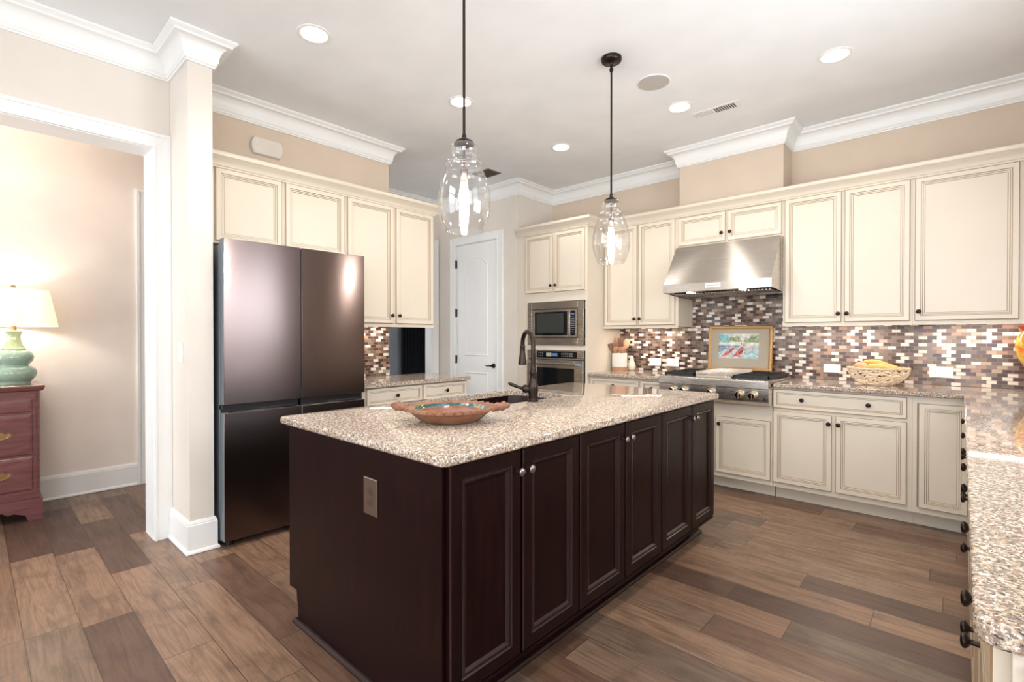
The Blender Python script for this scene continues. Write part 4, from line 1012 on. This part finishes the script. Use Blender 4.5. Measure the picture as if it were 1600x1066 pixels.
# ------------------------------------------------------------------ art glass vase at the right edge
def artglass():
    m = mat('orange_yellow_art_glass', (220, 150, 50), .08); t = NT(m); v = t.coord(); n = t.noise(v, 9, 5, .65, .8)
    t.l(t.ramp(n, [(.3, (190, 60, 30)), (.45, (222, 130, 50)), (.58, (226, 190, 80)), (.72, (170, 190, 90))]), t.b.inputs['Base Color']); return m
va = thing('vase', (.368, 4.66, .914), 'orange and yellow mottled art glass vase at the right edge of the counter', 'vase')
MB().lathe([(.045, .9145), (.047, .922), (.025, .95), (.022, .99), (.035, 1.03), (.066, 1.085), (.096, 1.15), (.106, 1.22), (.096, 1.275), (.075, 1.305), (.072, 1.315), (.085, 1.33), (.092, 1.345), (.088, 1.345), (.068, 1.315)], (.368, 4.66, 0), (0, 0, 1), 40, 0, [0]*10+[1, 1, 1, 1, 1]).build('body', [artglass(), mat('red_glass_rim', (196, 72, 36), .1)], va, smooth=1.0)

# ------------------------------------------------------------------ side room: chest of drawers and lamp
cx0, cx1, cy0, cy1 = -5.235, -4.775, -.75, .335
cs = thing('chest_of_drawers', (-5.0, -.2, 0), 'reddish mahogany chest of drawers with brass pulls in the side room', 'chest of drawers')
MB().box(cx0, cx1, cy0, cy1, .155, .900).build('case', M['mahogany'], cs, smooth=0)
tp_ = []
for z, i in ((.9005, .012), (.906, .004), (.915, 0), (.930, -.004), (.938, -.002), (.941, .004)):
    o_ = .022-i; tp_.append([(cx0, cy0-o_, z), (cx1+o_, cy0-o_, z), (cx1+o_, cy1+o_, z), (cx0, cy1+o_, z)])
MB().rings(tp_).build('top', M['mahogany_top'], cs, smooth=.3)
tc = T('E', cx1)
for z0, z1 in ((.745+.012, .845), (.462, .742), (.215, .448)):
    m = MB(); panel(m, tc, -.70, .298, z0, z1, [(0, .0), (0, -.006), (.006, -.010), (.02, -.012)], [0, 0, 0, 0]); d = m.build('drawer', M['mahogany'], cs, smooth=0)
    if z1 > .8: continue
    for y in (.145, -.54):
        zc = (z0+z1)/2+.005; hm = MB()
        hm.prism([(y-.055, zc), (y-.04, zc+.018), (y-.02, zc+.012), (y, zc+.026), (y+.02, zc+.012), (y+.04, zc+.018), (y+.055, zc), (y+.035, zc-.02), (y+.012, zc-.016), (y, zc-.03), (y-.012, zc-.016), (y-.035, zc-.02)], 'x', cx1+.0125, cx1+.0145)
        hm.tube([(cx1+.014, y-.035, zc+.004), (cx1+.026, y-.035, zc+.002), (cx1+.030, y-.028, zc-.012), (cx1+.031, y, zc-.020), (cx1+.030, y+.028, zc-.012), (cx1+.026, y+.035, zc+.002), (cx1+.014, y+.035, zc+.004)], .0035, 8)
        hm.build('pull', M['brass'], d, smooth=.7)
m = MB()
for k in range(44): m.lathe([(.0001, -.008), (.006, 0), (.0001, .008)], (cx1+.002, .318, .212+k*.0155), (0, 0, 1), 8)
m.build('rope_moulding', M['mahogany_top'], cs)
mo = [(0, .155), (.012, .155), (.018, .165), (.008, .18), (0, .185)]
m = MB(); m.prism([(cy0-.01, .001), (cy0-.01, .154), (cy1+.012, .154), (cy1+.012, .001), (cy1-.06, .001), (cy1-.07, .02), (cy1-.075, .045), (cy1-.10, .055), (cy1-.135, .07), (cy1-.16, .062), (cy1-.19, .085), (cy0+.19, .085), (cy0+.13, .07), (cy0+.07, .04), (cy0+.06, .001)], 'x', cx1-.012, cx1+.014)
m.prism([(cx0, .001), (cx0+.08, .001), (cx0+.12, .06), (cx0+.2, .085), (cx1-.2, .085), (cx1-.12, .06), (cx1-.09, .001), (cx1-.0121, .001), (cx1-.0121, .154), (cx0, .154)], 'y', cy1-.006, cy1+.012)
m.prism([(cx0, .001), (cx0+.08, .001), (cx0+.12, .06), (cx0+.2, .085), (cx1-.2, .085), (cx1-.12, .06), (cx1-.09, .001), (cx1-.0121, .001), (cx1-.0121, .154), (cx0, .154)], 'y', cy0-.01, cy0+.006)
m.build('bracket_foot', M['mahogany'], cs, smooth=0)
lx, ly = -5.0, .218
lamp = thing('table_lamp', (lx, ly, .941), 'celadon green double-gourd table lamp with cream drum shade on the chest', 'lamp')
MB().lathe([(.088, .9415), (.090, .948), (.090, .960), (.096, .966), (.112, .985), (.122, 1.008), (.123, 1.028), (.112, 1.052), (.085, 1.070), (.077, 1.077), (.088, 1.088), (.102, 1.108), (.107, 1.132), (.100, 1.158), (.080, 1.178), (.066, 1.184)], (lx, ly, 0), (0, 0, 1), 48).build('body', M['celadon'], lamp, smooth=.9)
MB().lathe([(.064, 1.1842), (.066, 1.190), (.062, 1.194), (.050, 1.212), (.041, 1.240), (.037, 1.268), (.038, 1.292), (.047, 1.312), (.049, 1.318), (.044, 1.320)], (lx, ly, 0), (0, 0, 1), 48).build('neck', M['celadon_neck'], lamp, smooth=.9)
MB().lathe([(.016, 1.3205), (.016, 1.36), (.008, 1.362), (.008, 1.40), (.004, 1.41), (.003, 1.62), (.012, 1.624), (.016, 1.633), (.012, 1.642), (.004, 1.644)], (lx, ly, 0), (0, 0, 1), 20).build('stem', M['brass'], lamp, smooth=.6)
def shade():
    m = bpy.data.materials.new('lit_linen_shade'); m.use_nodes = True; b = m.node_tree.nodes['Principled BSDF']
    b.inputs['Base Color'].default_value = rgba((250, 246, 238)); b.inputs['Roughness'].default_value = .9
    tl_ = m.node_tree.nodes.new('ShaderNodeBsdfTranslucent'); tl_.inputs[0].default_value = rgba((250, 244, 232))
    mx = m.node_tree.nodes.new('ShaderNodeMixShader'); mx.inputs[0].default_value = .5
    out = m.node_tree.nodes['Material Output']; m.node_tree.links.new(b.outputs[0], mx.inputs[1]); m.node_tree.links.new(tl_.outputs[0], mx.inputs[2]); m.node_tree.links.new(mx.outputs[0], out.inputs[0])
    return m
MB().lathe([(.237, 1.352), (.237, 1.358), (.190, 1.612), (.188, 1.612), (.235, 1.358), (.235, 1.352), (.237, 1.352)], (lx, ly, 0), (0, 0, 1), 56, caps=False).build('lamp_shade', shade(), lamp, smooth=.9, recalc=True)
l = bpy.data.lights.new('table_lamp_glow', 'POINT'); l.energy = 7.5; l.color = (1, .9, .76); l.shadow_soft_size = .04
o = bpy.data.objects.new('table_lamp_glow', l); COL.objects.link(o); o.location = (lx, ly, 1.47)
# ceiling glow of the side room
l = bpy.data.lights.new('side_room_ceiling_lamp', 'POINT'); l.energy = 9; l.color = (1, .82, .66); l.shadow_soft_size = .1
o = bpy.data.objects.new('side_room_ceiling_lamp', l); COL.objects.link(o); o.location = (-4.6, 0.1, 2.8)
